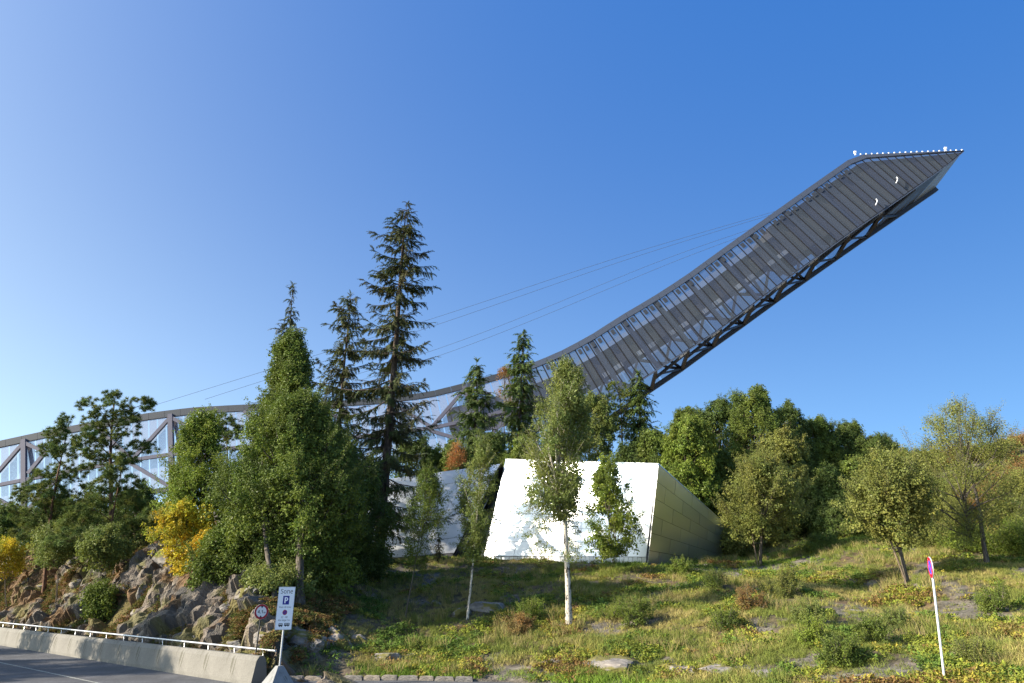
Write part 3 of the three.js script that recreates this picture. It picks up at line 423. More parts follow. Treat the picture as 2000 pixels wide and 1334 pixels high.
{
  const crop = new THREE.Group(); struct(crop, 'rock_outcrop', 'craggy grey and brown rock face behind the barrier');
  let k = 0; const put = (x, z, s, sy, sink, rot) => { const m = part(crop, k ? 'rock_slab_' + String(k).padStart(3, '0') : 'rock_slab', rockGeos[k % 10], rockMat); m.scale.set(s, s * sy, s * rr(0.7, 1)); m.rotation.set(rr(-0.3, 0.3) + 0.1, rot ?? rr(0, 6.3), rr(-0.45, 0.1)); m.position.set(x, height(x, z) + s * sy * sink, z); k++; };
  { // fractured face: planes that tilt from block to block, parted by cracks
    const n = V(0.643, 0, -0.766), P = [], C = [], I = [], U = [], st = 0.1, A0 = -4, NA = Math.round(50 / st), NS = Math.round(8.4 / st);
    const cell = (x, y, z) => { const ix = Math.floor(x), iy = Math.floor(y), iz = Math.floor(z); let f1 = 9, f2 = 9, b = null; for (let i = -1; i < 2; i++) for (let j = -1; j < 2; j++) for (let k = -1; k < 2; k++) { const u = ix + i, v = iy + j, w = iz + k, qx = u + hash(u, v, w), qy = v + hash(u + 57, v, w), qz = w + hash(u, v + 91, w), d = Math.hypot(qx - x, qy - y, qz - z); if (d < f1) { f2 = f1; f1 = d; b = [qx, qy, qz, u, v, w]; } else if (d < f2) f2 = d; } return [f1, f2, b]; };
    for (let j = 0; j <= NS; j++) for (let i = 0; i <= NA; i++) {
      const a = A0 + i * st, s = 0.55 + j * st, x0 = BAR0.x + BARDIR.x * a + n.x * s, z0 = BAR0.z + BARDIR.z * a + n.z * s, y0 = height(x0, z0);
      const R = pl([[-36, 6.2], [-24, 5.8], [-15, 3.7], [-11, 2.5], [-7, 1.5]], x0), edge = ss(0.35, 1.1, s - 0.5) * (1 - ss(R * 0.95 + 0.6, R * 1.05 + 1.8, s + 0.9 * noise(a * 0.6, s * 0.6))) * ss(-3.6, -1.5, a) * (1 - ss(43, 46, a));
      let disp = 0, tone = 0.5, crack = 0;
      for (const [f, amp] of [[0.45, 0.52], [1.25, 0.26], [3.1, 0.12]]) { const X = (a * 1.0 + y0 * 0.55) * f, Y = (y0 * 1.25 - a * 0.18) * f, Z = s * 0.8 * f, [f1, f2, q] = cell(X + 3.1 * amp, Y, Z), t = (m) => hash(q[3] + m, q[4] - m, q[5] + 3 * m) - 0.5; disp += amp * (t(1) * 1.3 + 1.1 * t(2) * (X - q[0]) + 1.3 * t(3) * (Y - q[1])); crack = Math.max(crack, (1 - ss(0.02, 0.09, f2 - f1)) * amp); tone += t(4) * 0.5; }
      disp += 0.05 * fbm(a * 4, y0 * 4, s * 4) - 0.3 * crack;
      const h = lerp(-0.35, 0.22 + disp, edge); P.push(x0 - n.x * h * 0.75, y0 + h * 0.7, z0 - n.z * h * 0.75); U.push(a / 1.2, (s + y0) / 1.2);
      const f = 1 + 0.45 * fbm(a * 3, y0 * 3, s * 3), wm = clamp(tone + 0.6 * fbm(a * 0.8, y0 * 0.8, 4));
      let c = [lerp(0.1, 0.23, wm), lerp(0.092, 0.18, wm), lerp(0.08, 0.135, wm)]; const mixc = (q, t) => { c = c.map((v, m) => lerp(v, q[m], clamp(t))); };
      mixc([0.06, 0.055, 0.05], crack * 0.9 + 0.5 * ss(0.12, 0.3, fbm(a * 1.1, y0 * 1.1 + 30, s))); mixc([0.15, 0.085, 0.035], 0.95 * ss(-0.04, 0.12, fbm(a * 0.5, y0 * 0.9, s * 0.9 + 8) + 0.012 * (a - 26))); mixc([0.12, 0.11, 0.03], 0.75 * ss(0.14, 0.24, fbm(a * 0.9 + 5, y0 * 1.4, s * 1.4)));
      C.push(...c.map((v) => v * f)); if (i < NA && j < NS) { const k = j * (NA + 1) + i; I.push(k, k + 1, k + NA + 1, k + 1, k + NA + 2, k + NA + 1); }
    }
    const g = new THREE.BufferGeometry(); g.setAttribute('position', new THREE.Float32BufferAttribute(P, 3)); g.setAttribute('color', new THREE.Float32BufferAttribute(C, 3)); g.setAttribute('uv', new THREE.Float32BufferAttribute(U, 2)); g.setIndex(I); g.computeVertexNormals();
    part(crop, 'rock_face', toCreasedNormals(g, 0.45), std({ vertexColors: true, roughness: 0.93, bumpMap: rockBump, bumpScale: 0.06 }));
  }
  for (let q = 0; q < 60; q++) { const x = lerp(-40, -6.5, Math.pow(rnd(), 0.8)), R = pl([[-36, 6.2], [-24, 5.8], [-15, 3.7], [-11, 2.5], [-7, 1.5]], x), z = foot(x) - rr(1.1, 1.0 + R * 0.9); put(x, z, rr(0.2, 0.7) * (x > -9 ? 0.7 : 1), rr(0.7, 1.1), 0.1); }
  for (const [px, py, s] of [[230, 1090, 1.5], [330, 1110, 1.3], [600, 1268, 0.9], [650, 1264, 0.85], [700, 1262, 0.7], [560, 1262, 0.8]]) { const g = ground(px, py); put(g.x, g.z - 0.5 * s, s, rr(0.8, 1.1), -0.15, rr(-0.5, 0.5)); }
}
{
  const B = [[950, 1190, 1.0, 0.75, 'large pale boulder on the shaded slope behind the thin birch'], [903, 1200, 0.75, 0.8, 'dark pointed boulder just left of the thin birch stem'], [745, 1290, 0.75, 0.6, 'pale jagged stone at the left foot of the bank'], [790, 1292, 0.6, 0.55, 'brownish stone at the foot of the bank right of the pale one'], [1190, 1304, 1.35, 0.5, 'long dark ledge stone at the foot of the bank below the birch'], [1095, 1296, 0.75, 0.4, 'rounded low stone left of the dark ledge'], [1330, 1312, 1.0, 0.45, 'flat grey ledge stone right of the dark ledge'], [1420, 1316, 1.2, 0.45, 'broad tan ledge stone at the foot of the bank'], [1500, 1320, 0.6, 0.4, 'small grey stone at the right end of the ledges'], [850, 1180, 0.4, 0.6, 'small sunlit stone left of the thin birch'], [1050, 1200, 0.5, 0.5, 'flat stone left of the white birch stem'], [1665, 1195, 0.6, 0.25, 'flat pale stone on the right hand bank'], [1680, 1225, 0.5, 0.3, 'low brown stone among the weeds left of the no parking sign'], [1070, 1292, 0.4, 0.5, 'little pale stone beside the rounded low stone'], [1015, 1262, 0.28, 0.5, 'small stone in the red leaved weeds below the birches']];
  B.forEach(([px, py, s, f, label], k) => { const g = ground(px, py), m = new THREE.Mesh((k % 3 ? bareGeos : rockGeos)[k % 6], rockMat); m.name = nameFor('boulder'); m.scale.set(s * 1.15, s * f * 1.2, s * 0.8); m.position.set(g.x, g.y - 0.04 * s, g.z - 0.3 * s); m.rotation.y = k * 1.3; tag(m, label, 'rock', 'stones on the bank'); scene.add(m); });
  const pebbles = new THREE.InstancedMesh(bareGeos[0], rockMat, 1500), q = new THREE.Object3D(); let n = 0;
  while (n < 1500) { const x = rr(-10, 30), z = rr(-58, -13), s = foot(x) - z; if (s < 0.4 || (gravelField(x, z) < rnd() * 0.9 && rnd() > 0.03)) continue; const r = 0.02 + 0.07 * rnd() ** 3; q.position.set(x, height(x, z) + r * 0.2, z); q.scale.set(r * rr(0.8, 1.6), r * rr(0.4, 0.8), r); q.rotation.set(0, rr(0, 6), 0); q.updateMatrix(); pebbles.setMatrixAt(n++, q.matrix); }
  pebbles.name = 'gravel'; tag(pebbles, 'loose gravel and small stones scattered over the bank', 'gravel', undefined, 'stuff'); scene.add(pebbles);
}
console.log('rocks');

// ---------------------------------------------------------------- foliage pieces
const leafMat = new THREE.MeshPhysicalMaterial({ color: 0xffffff, roughness: 0.95, transmission: 0.34, thickness: 0, side: THREE.DoubleSide, specularIntensity: 0.4, clearcoat: 0.22, clearcoatRoughness: 0.35 });
const glossLeaf = new THREE.MeshPhysicalMaterial({ color: 0xffffff, roughness: 0.5, side: THREE.DoubleSide, specularIntensity: 0.6 });
const needleMat = new THREE.MeshPhysicalMaterial({ color: 0xffffff, roughness: 0.85, transmission: 0.26, thickness: 0, side: THREE.DoubleSide, specularIntensity: 0.4 });
function leaf(b, o, dir, side, len, wid, fold = 0.25) { const up = dir.clone().cross(side).normalize(), m = o.clone().addScaledVector(dir, len * 0.48), l = m.clone().addScaledVector(side, wid / 2).addScaledVector(up, wid * fold), r = m.clone().addScaledVector(side, -wid / 2).addScaledVector(up, wid * fold), e = o.clone().addScaledVector(dir, len); b.tri(o, r, e); b.tri(o, e, l); }
function sprayGeo(sd, n, len, wid, span = 0.4, droop = 0) {
  const o = seed; seed = sd; const b = new GB();
  for (let k = 0; k < n; k++) { const t = rnd(), c = V(rr(-1, 1) * span * 0.42, t * span, rr(-1, 1) * span * 0.42), d = V(rr(-1, 1), rr(-0.5, 0.9) - droop, rr(-1, 1)).normalize(), s = d.clone().cross(V(rr(-1, 1), rr(-1, 1), rr(-1, 1))).normalize(), f = rr(0.7, 1.2); leaf(b, c, d, s, len * f, wid * f); }
  for (let k = 0; k < 3; k++) { const d = V(rr(-0.6, 0.6), 1, rr(-0.6, 0.6)).multiplyScalar(span); b.tri(V(-0.005, -0.1, 0), V(0.005, -0.1, 0), d); }
  seed = o; return b.geo();
}
const sprays = { broad: sprayGeo(11, 17, 0.16, 0.11, 0.55), birch: sprayGeo(12, 20, 0.11, 0.08, 0.5, 0.5), fine: sprayGeo(13, 18, 0.15, 0.06, 0.55), far: sprayGeo(14, 18, 0.25, 0.15, 0.75), maple: sprayGeo(15, 16, 0.17, 0.15, 0.5), sparse: sprayGeo(16, 12, 0.11, 0.06, 0.5) };
function fanGeo(sd, n, L, w, hang) { // conifer branchlet: twig along +z with short needled side twigs
  const o = seed; seed = sd; const b = new GB();
  const blade = (p, d, l, ww) => { const s = d.clone().cross(V(rr(-0.4, 0.4), 1, rr(-0.4, 0.4))).normalize(); b.tri(p.clone().addScaledVector(s, -ww / 2), p.clone().addScaledVector(s, ww / 2), p.clone().addScaledVector(d, l).addScaledVector(s, ww * 0.25)); b.tri(p.clone().addScaledVector(s, -ww / 2), p.clone().addScaledVector(d, l).addScaledVector(s, ww * 0.25), p.clone().addScaledVector(d, l * 0.96).addScaledVector(s, -ww * 0.3)); };
  for (let k = 0; k < n; k++) { const t = (k + rnd()) / n, sd2 = k % 2 ? 1 : -1, p = V(0, -hang * t * t * 0.3, t * L); blade(p, V(sd2 * rr(0.5, 1), rr(-0.9, 0.1) * hang - 0.05, rr(0.3, 0.9)).normalize(), L * rr(0.22, 0.42) * (1.1 - 0.55 * t), w); }
  blade(V(0, 0, 0), V(0, -hang * 0.2, 1).normalize(), L, w * 0.8);
  seed = o; return b.geo();
}
const fans = { spruce: fanGeo(31, 26, 0.62, 0.05, 0.9), young: fanGeo(32, 26, 0.5, 0.05, 0.25) };
const tuftGeo = (() => { const o = seed; seed = 77; const b = new GB(); for (let k = 0; k < 46; k++) { const d = V(rr(-1, 1), rr(-0.5, 1.1), rr(-1, 1)).normalize(), s = d.clone().cross(V(rr(-1, 1), rr(-1, 1), rr(-1, 1))).normalize(), l = rr(0.16, 0.27); b.tri(s.clone().multiplyScalar(0.014), s.clone().multiplyScalar(-0.014), d.multiplyScalar(l)); } seed = o; return b.geo(); })();

const barkTex = tex(128, 256, (u, v) => { const f = 170 + 120 * tfbm(u, v * 0.4, 18, 2, 4); return [f + 8, f, f - 8]; });
const bark = std({ color: rgb(0.13, 0.1, 0.08), map: rep(barkTex, 1, 0.6), bumpMap: barkTex, bumpScale: 0.03 });
const barkGrey = std({ color: rgb(0.2, 0.18, 0.15), map: barkTex });
const pineBark = std({ color: rgb(0.26, 0.14, 0.08), map: barkTex });
const birchBark = std({ color: rgb(0.66, 0.62, 0.56), map: rep(tex(128, 512, (u, v) => { const l = tn(u * 0.5, v, 60, 4) > 0.52 && tn(u, v * 0.5, 8, 2) > -0.2, n = tfbm(u, v, 10, 7, 3); const patch = n > 0.26; const f = patch ? 60 : l ? 75 : 225 + 30 * n; return [f + 4, f, f - 8]; }), 1, 0.4), roughness: 0.7 });

const DUM = new THREE.Object3D(), Q1 = new THREE.Quaternion(), Q2 = new THREE.Quaternion(), UPV = V(0, 1, 0), ZV = V(0, 0, 1);
class Bunch { // instances of one leaf spray that make up one crown
  constructor() { this.m = []; this.c = []; }
  add(pos, axis, from, scale, col) { Q1.setFromUnitVectors(from, axis.clone().normalize()); Q2.setFromAxisAngle(from, rnd() * 6.283); DUM.quaternion.copy(Q1).multiply(Q2); DUM.position.copy(pos); DUM.scale.setScalar(scale); DUM.updateMatrix(); this.m.push(...DUM.matrix.elements); this.c.push(...col); }
  fan(pos, dir, scale, col, roll = 0) { const m = new THREE.Matrix4(), z = dir.clone().normalize(), x = UPV.clone().cross(z).normalize(), y = z.clone().cross(x); m.makeBasis(x, y, z); DUM.quaternion.setFromRotationMatrix(m); Q2.setFromAxisAngle(ZV, roll); DUM.quaternion.multiply(Q2); DUM.position.copy(pos); DUM.scale.setScalar(scale); DUM.updateMatrix(); this.m.push(...DUM.matrix.elements); this.c.push(...col); }
  mesh(parent, name, geo, mat) { const n = this.c.length / 3, im = new THREE.InstancedMesh(geo, mat, n); im.instanceMatrix.array.set(this.m); im.instanceColor = new THREE.InstancedBufferAttribute(new Float32Array(this.c), 3); im.name = name; im.userData.kind = 'stuff'; parent.add(im); return im; }
}
const tint = (pal) => { const a = pal[Math.floor(rnd() * pal.length)], f = rr(0.75, 1.3), h = rr(-0.12, 0.12); return [a[0] * f * (1 + h), a[1] * f, a[2] * f * (1 - h)]; };
const PAL = {
  green: [[0.125, 0.17, 0.02], [0.1, 0.14, 0.018], [0.155, 0.2, 0.024]], bright: [[0.17, 0.225, 0.024], [0.145, 0.2, 0.022], [0.205, 0.25, 0.028]], deep: [[0.085, 0.125, 0.017], [0.07, 0.105, 0.015], [0.1, 0.14, 0.02]],
  olive: [[0.2, 0.215, 0.04], [0.23, 0.235, 0.05], [0.165, 0.185, 0.032]], birch: [[0.18, 0.215, 0.042], [0.215, 0.245, 0.055], [0.145, 0.185, 0.034]], yellow: [[0.6, 0.5, 0.03], [0.55, 0.47, 0.035], [0.33, 0.36, 0.035], [0.58, 0.38, 0.02]],
  rust: [[0.32, 0.15, 0.045], [0.27, 0.17, 0.05], [0.24, 0.19, 0.055]], red: [[0.42, 0.15, 0.04], [0.36, 0.18, 0.05], [0.3, 0.22, 0.06]], spruce: [[0.06, 0.08, 0.024], [0.07, 0.095, 0.026], [0.09, 0.1, 0.03], [0.1, 0.09, 0.034]], young: [[0.095, 0.14, 0.028], [0.12, 0.165, 0.03], [0.08, 0.125, 0.026]], pine: [[0.12, 0.165, 0.04], [0.14, 0.185, 0.04], [0.16, 0.185, 0.036]],
};
const profiles = { egg: (t) => Math.pow(Math.sin(Math.PI * Math.pow(clamp(t, 0.001, 0.999), 0.75)), 0.7), pear: (t) => Math.min(1, 2.6 * t + 0.3) * Math.pow(1 - t, 0.62) * 1.12, cone: (t) => Math.min(1, 4.5 * t) * (1 - 0.9 * t), dome: (t) => Math.sqrt(Math.max(0, 1 - Math.pow(t, 2.4))) * ss(-0.05, 0.18, t), spindle: (t) => Math.pow(Math.sin(Math.PI * clamp(t, 0.02, 0.98)), 0.8), flame: (t) => Math.min(1, 3 * t + 0.1) * Math.pow(1 - t, 0.7) };
// A broadleaf tree or shrub. box = [left, top, right, bottom] of its crown in image columns and rows, at depth d; foot = [column, row] or point.
function broadleaf(name, label, category, { foot: ft, d, box, n = 1500, clumps = 46, spray = 'broad', pal = 'green', prof = 'egg', bk = barkGrey, tr = 0.13, scale = 1, group, stems = 1, deep = 0.9, mat = leafMat, limbs = 0.7, clr = 0.17, seedNo = 1, topX, skirt, shoots = 3 }) {
  seed = seedNo * 7919 + 13;
  const base = ft.isVector3 ? ft.clone() : ft.length === 1 ? stand(ft[0], d) : ground(ft[0], ft[1]), D = d ?? -base.z;
  const cx = (box[0] + box[2]) / 2, top = at(topX ?? cx, box[1], D), bot = at(cx, box[3], D), L = at(box[0], (box[1] + box[3]) / 2, D), Rr = at(box[2], (box[1] + box[3]) / 2, D);
  const rx = (Rr.x - L.x) / 2, rz = rx * deep, y0 = Math.max(bot.y, base.y - 0.2), y1 = top.y, T = thing(name, label, category, base, group), b = new GB(), crown = new Bunch();
  const axis = (t) => V(lerp(bot.x, top.x, t), lerp(y0, y1, t), -D); // crown axis
  const rel = (p) => p.clone().sub(base), colr = PAL[pal];
  for (let s = 0; s < stems; s++) { // stems
    const off = stems > 1 ? V(rr(-0.4, 0.4), 0, rr(-0.3, 0.3)).multiplyScalar(rx * 0.25) : V(0, 0, 0), pts = [], N = 9, end = axis(0.94).add(off.clone().multiplyScalar(2));
    for (let k = 0; k <= N; k++) { const t = k / N, p = base.clone().add(off).lerp(end, t); const w = axis(clamp((p.y - y0) / (y1 - y0))); p.x = lerp(p.x, w.x + off.x * 2, t * 0.5); p.x += 0.05 * rx * noise(t * 3.1, s * 7 + seedNo) * Math.sin(Math.PI * t); p.z += 0.05 * rx * noise(t * 3.1, s * 3 + 50 + seedNo); pts.push(rel(p)); }
    pts[0].y -= 0.25; b.tube(pts, (t) => tr / Math.sqrt(stems) * (1 - 0.88 * t) * (t < 0.02 ? 1.25 : 1), 8, false);
  }
  const P = profiles[prof], K = Math.round(clumps * 1.5), per = Math.max(4, Math.round(n * 0.8 / K)), sp = scale * (spray === 'far' ? 0.75 : 0.5);
  for (let k = 0; k < K; k++) {
    const t = clamp(Math.pow(rnd(), 0.9)), a = rnd() * 6.283, f = Math.pow(rnd(), 0.36), R = P(t) * rr(0.66, 1.06) * (1 + 0.42 * noise(Math.cos(a) * 1.5 + seedNo * 5, Math.sin(a) * 1.5, t * 5)), ax = axis(t * 0.96), c = ax.clone().add(V(Math.cos(a) * rx * R * f * 0.9, rr(-0.03, 0.03) * (y1 - y0), Math.sin(a) * rz * R * f * 0.9));
    const out = c.clone().sub(ax).setY(0), cr = (clr * rx + 0.16) * rr(0.5, 1.2) * (0.45 + 0.55 * P(t)), cc = tint(colr);
    if (rnd() < limbs) { const from = axis(clamp(t * rr(0.35, 0.8) - 0.03, 0, 0.9)); if (from.y < base.y + 0.5) from.y = base.y + 0.5; from.x = lerp(base.x, from.x, clamp((from.y - base.y) / Math.max(0.1, y0 - base.y + 0.3 * (y1 - y0)))); const mid = from.clone().lerp(c, 0.55).add(V(0, 0.03 * (y1 - y0) * rr(-0.3, 1), 0)); b.tube([rel(from), rel(mid), rel(c), rel(c.clone().lerp(from, -0.12).add(V(0, cr * 0.4, 0)))], (q) => Math.max(0.006, tr * 0.26 * (1 - 0.9 * q)), 5, false); }
    const put = (p, dir, s) => { const m = tint(colr); if (p.y < base.y + 0.05) p.y = base.y + rr(0.05, 0.4); crown.add(rel(p), dir, UPV, s, m.map((q, i) => lerp(q, cc[i], 0.6))); };
    const pj = Math.round(per * rr(0.35, 1.65)), ls = rr(0.78, 1.2); for (let j = 0; j < pj; j++) {
      const v = V(rr(-1, 1), rr(-1, 1), rr(-1, 1)); if (v.lengthSq() > 1) v.normalize();
      put(c.clone().addScaledVector(v, cr).add(V(0, -0.12 * cr, 0)), v.clone().multiplyScalar(0.8).add(out.clone().normalize().multiplyScalar(0.5)).add(V(rr(-0.4, 0.4), rr(0, 0.7), rr(-0.4, 0.4))), scale * ls * rr(0.65, 1.25));
    }
    if (f > 0.5) for (let q = 0; q < shoots; q++) { // leafy shoots that break the outline
      const dir = out.clone().normalize().multiplyScalar(rr(0.2, 1)).add(V(rr(-0.4, 0.4), rr(0.25, 1.1) + 0.8 * t, rr(-0.4, 0.4))).normalize(), Ls = cr * rr(0.8, 2.9) + 0.15, s0 = c.clone().addScaledVector(dir, cr * 0.4), m = Math.max(2, Math.round(Ls / (sp * 0.62)));
      b.tube([rel(s0), rel(s0.clone().addScaledVector(dir, Ls))], (e) => 0.012 * (1 - e) + 0.003, 3, false);
      for (let j = 0; j < m; j++) put(s0.clone().addScaledVector(dir, Ls * (j + 0.5) / m), dir.clone().add(V(rr(-0.5, 0.5), rr(-0.2, 0.4), rr(-0.5, 0.5))), scale * rr(0.6, 0.9) * (1.05 - 0.45 * j / m));
    }
  }
  if (skirt) for (let k = 0; k < skirt[1]; k++) { // sparse lower twigs
    const t = Math.pow(rnd(), 1.4), row = lerp(box[3] - 30, skirt[0], t), C = at(lerp(cx, rnd() < 0.62 ? box[0] : box[2], rr(0.25, 1.05) * (1 - 0.35 * t)), row, D); C.z += rr(-1, 1) * rz * 0.6; const f = clamp((C.y + rr(0.3, 0.9) - base.y) / (y1 - base.y)), from = V(lerp(base.x, top.x, f), lerp(base.y, y1, f), -D), cc = tint(colr);
    b.tube([rel(from), rel(from.clone().lerp(C, 0.5).add(V(0, 0.2, 0))), rel(C)], (q) => 0.022 * (1 - q) + 0.004, 4, false);
    for (let j = 0; j < 7; j++) crown.add(rel(from.clone().lerp(C, rr(0.45, 1.05)).add(V(rr(-0.2, 0.2), rr(-0.25, 0.2), rr(-0.2, 0.2)))), V(rr(-1, 1), rr(-0.6, 0.6), rr(-1, 1)), UPV, scale * rr(0.5, 0.8), tint(colr).map((q, i) => lerp(q, cc[i], 0.5)));
  }
  part(T, 'trunk', b.geo(), bk); crown.mesh(T, 'crown', sprays[spray], mat); return T;
}
// A spruce: foot, tip = [column, row], half = widest half width in metres, bare = share of bare stem
function spruce(name, label, { foot: ft, d, tip, half, bare = 0.04, tiers = 46, per = 6, dens = 1, pal = 'spruce', fan = 'spruce', tr = 0.22, group, seedNo = 1, thin = 0, pw = 0.75, droop = 1, sc = 1 }) {
  seed = seedNo * 6151 + 7;
  const base = ft.length === 1 ? stand(ft[0], d) : ground(ft[0], ft[1]), D = d ?? -base.z, top = at(tip[0], tip[1], D), H = top.y - base.y, T = thing(name, label, 'tree', base, group), b = new GB(), c = new Bunch(), colr = PAL[pal];
  const ax = (t) => V((top.x - base.x) * t, H * t, 0), pts = []; for (let k = 0; k <= 10; k++) pts.push(ax(k / 10).add(V(0.06 * noise(k * 0.7, seedNo), k ? 0 : -0.3, 0))); b.tube(pts, (t) => tr * Math.pow(1 - t, 0.85) + 0.012, 9, false);
  for (let k = 0; k < tiers; k++) {
    const t = bare + (1 - bare) * clamp(Math.pow((k + rr(-0.9, 1.3)) / tiers, 0.92) || 0.003, 0.003, 0.995), R0 = half * Math.pow(1 - t, pw) + 0.12, ph = rnd() * 6.28;
    for (let j = 0; j < per; j++) {
      if (rnd() < thin) continue; const a = ph + j / per * 6.283 + rr(-0.35, 0.35), L = R0 * rr(0.36, 1.18) * (0.8 + 0.55 * noise(Math.cos(a) * 1.5 + seedNo * 9, Math.sin(a) * 1.5, t * 9)), o = ax(t), h = V(Math.cos(a), 0, Math.sin(a));
      const dr = droop * (lerp(0.62, -0.15, t) + rr(-0.22, 0.22)) * L, q = (s) => o.clone().addScaledVector(h, L * s).add(V(0, -dr * Math.sin(s * 1.9) * 0.75 + 0.12 * L * s * s, 0));
      b.tube([q(0), q(0.35), q(0.7), q(1)], (s) => Math.max(0.006, 0.014 + 0.012 * L * (1 - s)), 4, false);
      const m = Math.max(2, Math.round(L * 4.4 * dens)), cc = tint(colr);
      for (let s = 0; s < m; s++) { const u = lerp(0.16, 1, (s + rnd()) / m), p = q(u), tg = q(Math.min(1, u + 0.05)).sub(q(u - 0.05)).normalize(), sd = s % 2 ? 1 : -1, dir = tg.clone().multiplyScalar(0.9).addScaledVector(h.clone().cross(UPV), sd * rr(0.1, 0.9)).add(V(0, rr(-1.25, 0.05) * droop + (u > 0.85 ? 0.5 : 0), 0)); c.fan(p, dir, sc * rr(0.65, 1.2) * (0.65 + 0.35 * Math.min(1, L)), tint(colr).map((v, i) => lerp(v, cc[i], 0.5)), rr(-0.5, 0.5)); }
    }
  }
  for (let s = 0; s < 6; s++) c.fan(ax(0.985).add(V(0, s * 0.05, 0)), V(rr(-0.5, 0.5), 0.9, rr(-0.5, 0.5)), 0.6 * sc, tint(colr));
  part(T, 'trunk', b.geo(), bark); c.mesh(T, 'crown', fans[fan], needleMat); return T;
}
// A pine: pads = [column, row, half width in px, half height in px] of its needle clouds
function pine(name, label, { foot: ft, d, tip, pads, n = 34, tr = 0.16, pal = 'pine', group, seedNo = 1, size = 1, bk = pineBark }) {
  seed = seedNo * 5039 + 3;
  const base = ft.length === 1 ? stand(ft[0], d) : ground(ft[0], ft[1]), D = d ?? -base.z, top = at(tip[0], tip[1], D), T = thing(name, label, 'tree', base, group), b = new GB(), c = new Bunch(), colr = PAL[pal], H = top.y - base.y;
  const ax = (t) => V((top.x - base.x) * t + 0.15 * Math.sin(t * 5 + seedNo), H * t, 0.1 * Math.sin(t * 4)), pts = []; for (let k = 0; k <= 10; k++) pts.push(ax(k / 10)); pts[0].y -= 0.3; b.tube(pts, (t) => tr * (1 - 0.85 * t), 8, false);
  for (const [px, py, hw, hh] of pads) {
    const z = rr(-0.8, 0.8) * hw * mpp(py, D), C = at(px, py, D).sub(base); C.z += z; const sx = hw * mpp(py, D), sy = hh * mpp(py, D), t = clamp((C.y - sy) / H - rr(0.02, 0.1), 0.1, 0.97), f = ax(t);
    b.tube([f, f.clone().lerp(C, 0.5).add(V(0, sy * rr(-0.3, 0.3), 0)), C.clone().add(V(0, -sy * 0.3, 0))], (s) => Math.max(0.012, tr * 0.3 * (1 - s * 0.85)), 5, false);
    const sub = Math.max(3, Math.round(n * (sx * sy + 0.3) * 0.8));
    for (let q = 0; q < sub; q++) { const v = V(rr(-1, 1), rr(-0.9, 1), rr(-1, 1)); if (v.length() > 1) v.normalize(); const p = C.clone().add(V(v.x * sx, v.y * sy, v.z * sx * 0.8)); if (q % 4 === 0) b.tube([C.clone().lerp(p, 0.2).add(V(0, -sy * 0.4, 0)), p], 0.012, 3, false); const cc = tint(colr); for (let k = 0; k < 4; k++) c.add(p.clone().add(V(rr(-0.22, 0.22), rr(-0.16, 0.16), rr(-0.22, 0.22))), V(rr(-0.5, 0.5), 1, rr(-0.5, 0.5)), UPV, size * rr(0.8, 1.25), cc); }
  }
  part(T, 'trunk', b.geo(), bk); c.mesh(T, 'crown', tuftGeo, needleMat); return T;
}

// ---------------------------------------------------------------- conifers
spruce('spruce_tree', 'tallest dark spruce standing in front of the metal annex', { foot: [735, 1122], tip: [795, 395], half: 5.2, tiers: 60, per: 6, dens: 1.55, tr: 0.36, bare: 0.12, seedNo: 1, thin: 0.2, pw: 0.55, sc: 0.88 });
spruce('spruce_tree', 'spruce with a broad ragged top just left of the tallest spruce', { foot: [640], d: 50, tip: [685, 573], half: 4.7, tiers: 48, per: 6, dens: 1.4, seedNo: 2, thin: 0.2, pw: 0.5, sc: 0.88 });
spruce('spruce_tree', 'spruce with a thin bare pointed tip above the bright leafy tree', { foot: [535], d: 53, tip: [572, 553], half: 6.4, tiers: 50, per: 5, dens: 1.4, seedNo: 3, thin: 0.22, pw: 1.05, sc: 0.88 });
spruce('spruce_tree', 'slim green spruce behind the annex roof', { foot: [922], d: 66, tip: [932, 703], half: 4.6, tiers: 46, per: 7, seedNo: 4, pal: 'young', pw: 0.75, sc: 1.25 });
spruce('spruce_tree', 'spruce with an open pointed top behind the pavilion roof', { foot: [1005], d: 69, tip: [1022, 650], half: 4.9, tiers: 52, per: 7, seedNo: 5, pal: 'young', thin: 0.1, pw: 0.58, sc: 1.25 });
spruce('spruce_tree', 'spruce peak showing right behind the top of the white birch', { foot: [1112], d: 74, tip: [1107, 706], half: 3.9, tiers: 44, per: 7, seedNo: 6, pal: 'young', pw: 0.7, sc: 1.3 });
spruce('spruce_tree', 'spruce in front of the foot of the jump tower truss', { foot: [1255], d: 70, tip: [1247, 727], half: 3.9, tiers: 44, per: 6, seedNo: 7, pal: 'young', bare: 0.25, thin: 0.1, pw: 0.6, sc: 1.25 });
spruce('spruce_sapling', 'low young spruce at the foot of the annex wall', { foot: [857, 1100], tip: [857, 1050], half: 0.7, tiers: 9, per: 6, seedNo: 8, tr: 0.04, sc: 0.6 });
pine('pine_tree', 'crooked old pine with flat cloudy tufts on the rock at the left', { foot: [212], d: 52, tip: [225, 775], tr: 0.2, seedNo: 1, pads: [[218, 775, 16, 12], [205, 800, 38, 14], [265, 790, 34, 10], [285, 783, 14, 8], [190, 825, 30, 16], [235, 810, 26, 12], [170, 850, 26, 16], [215, 862, 50, 14], [255, 838, 24, 22], [270, 870, 26, 12], [160, 885, 26, 14], [245, 895, 22, 14], [195, 900, 30, 16]] });
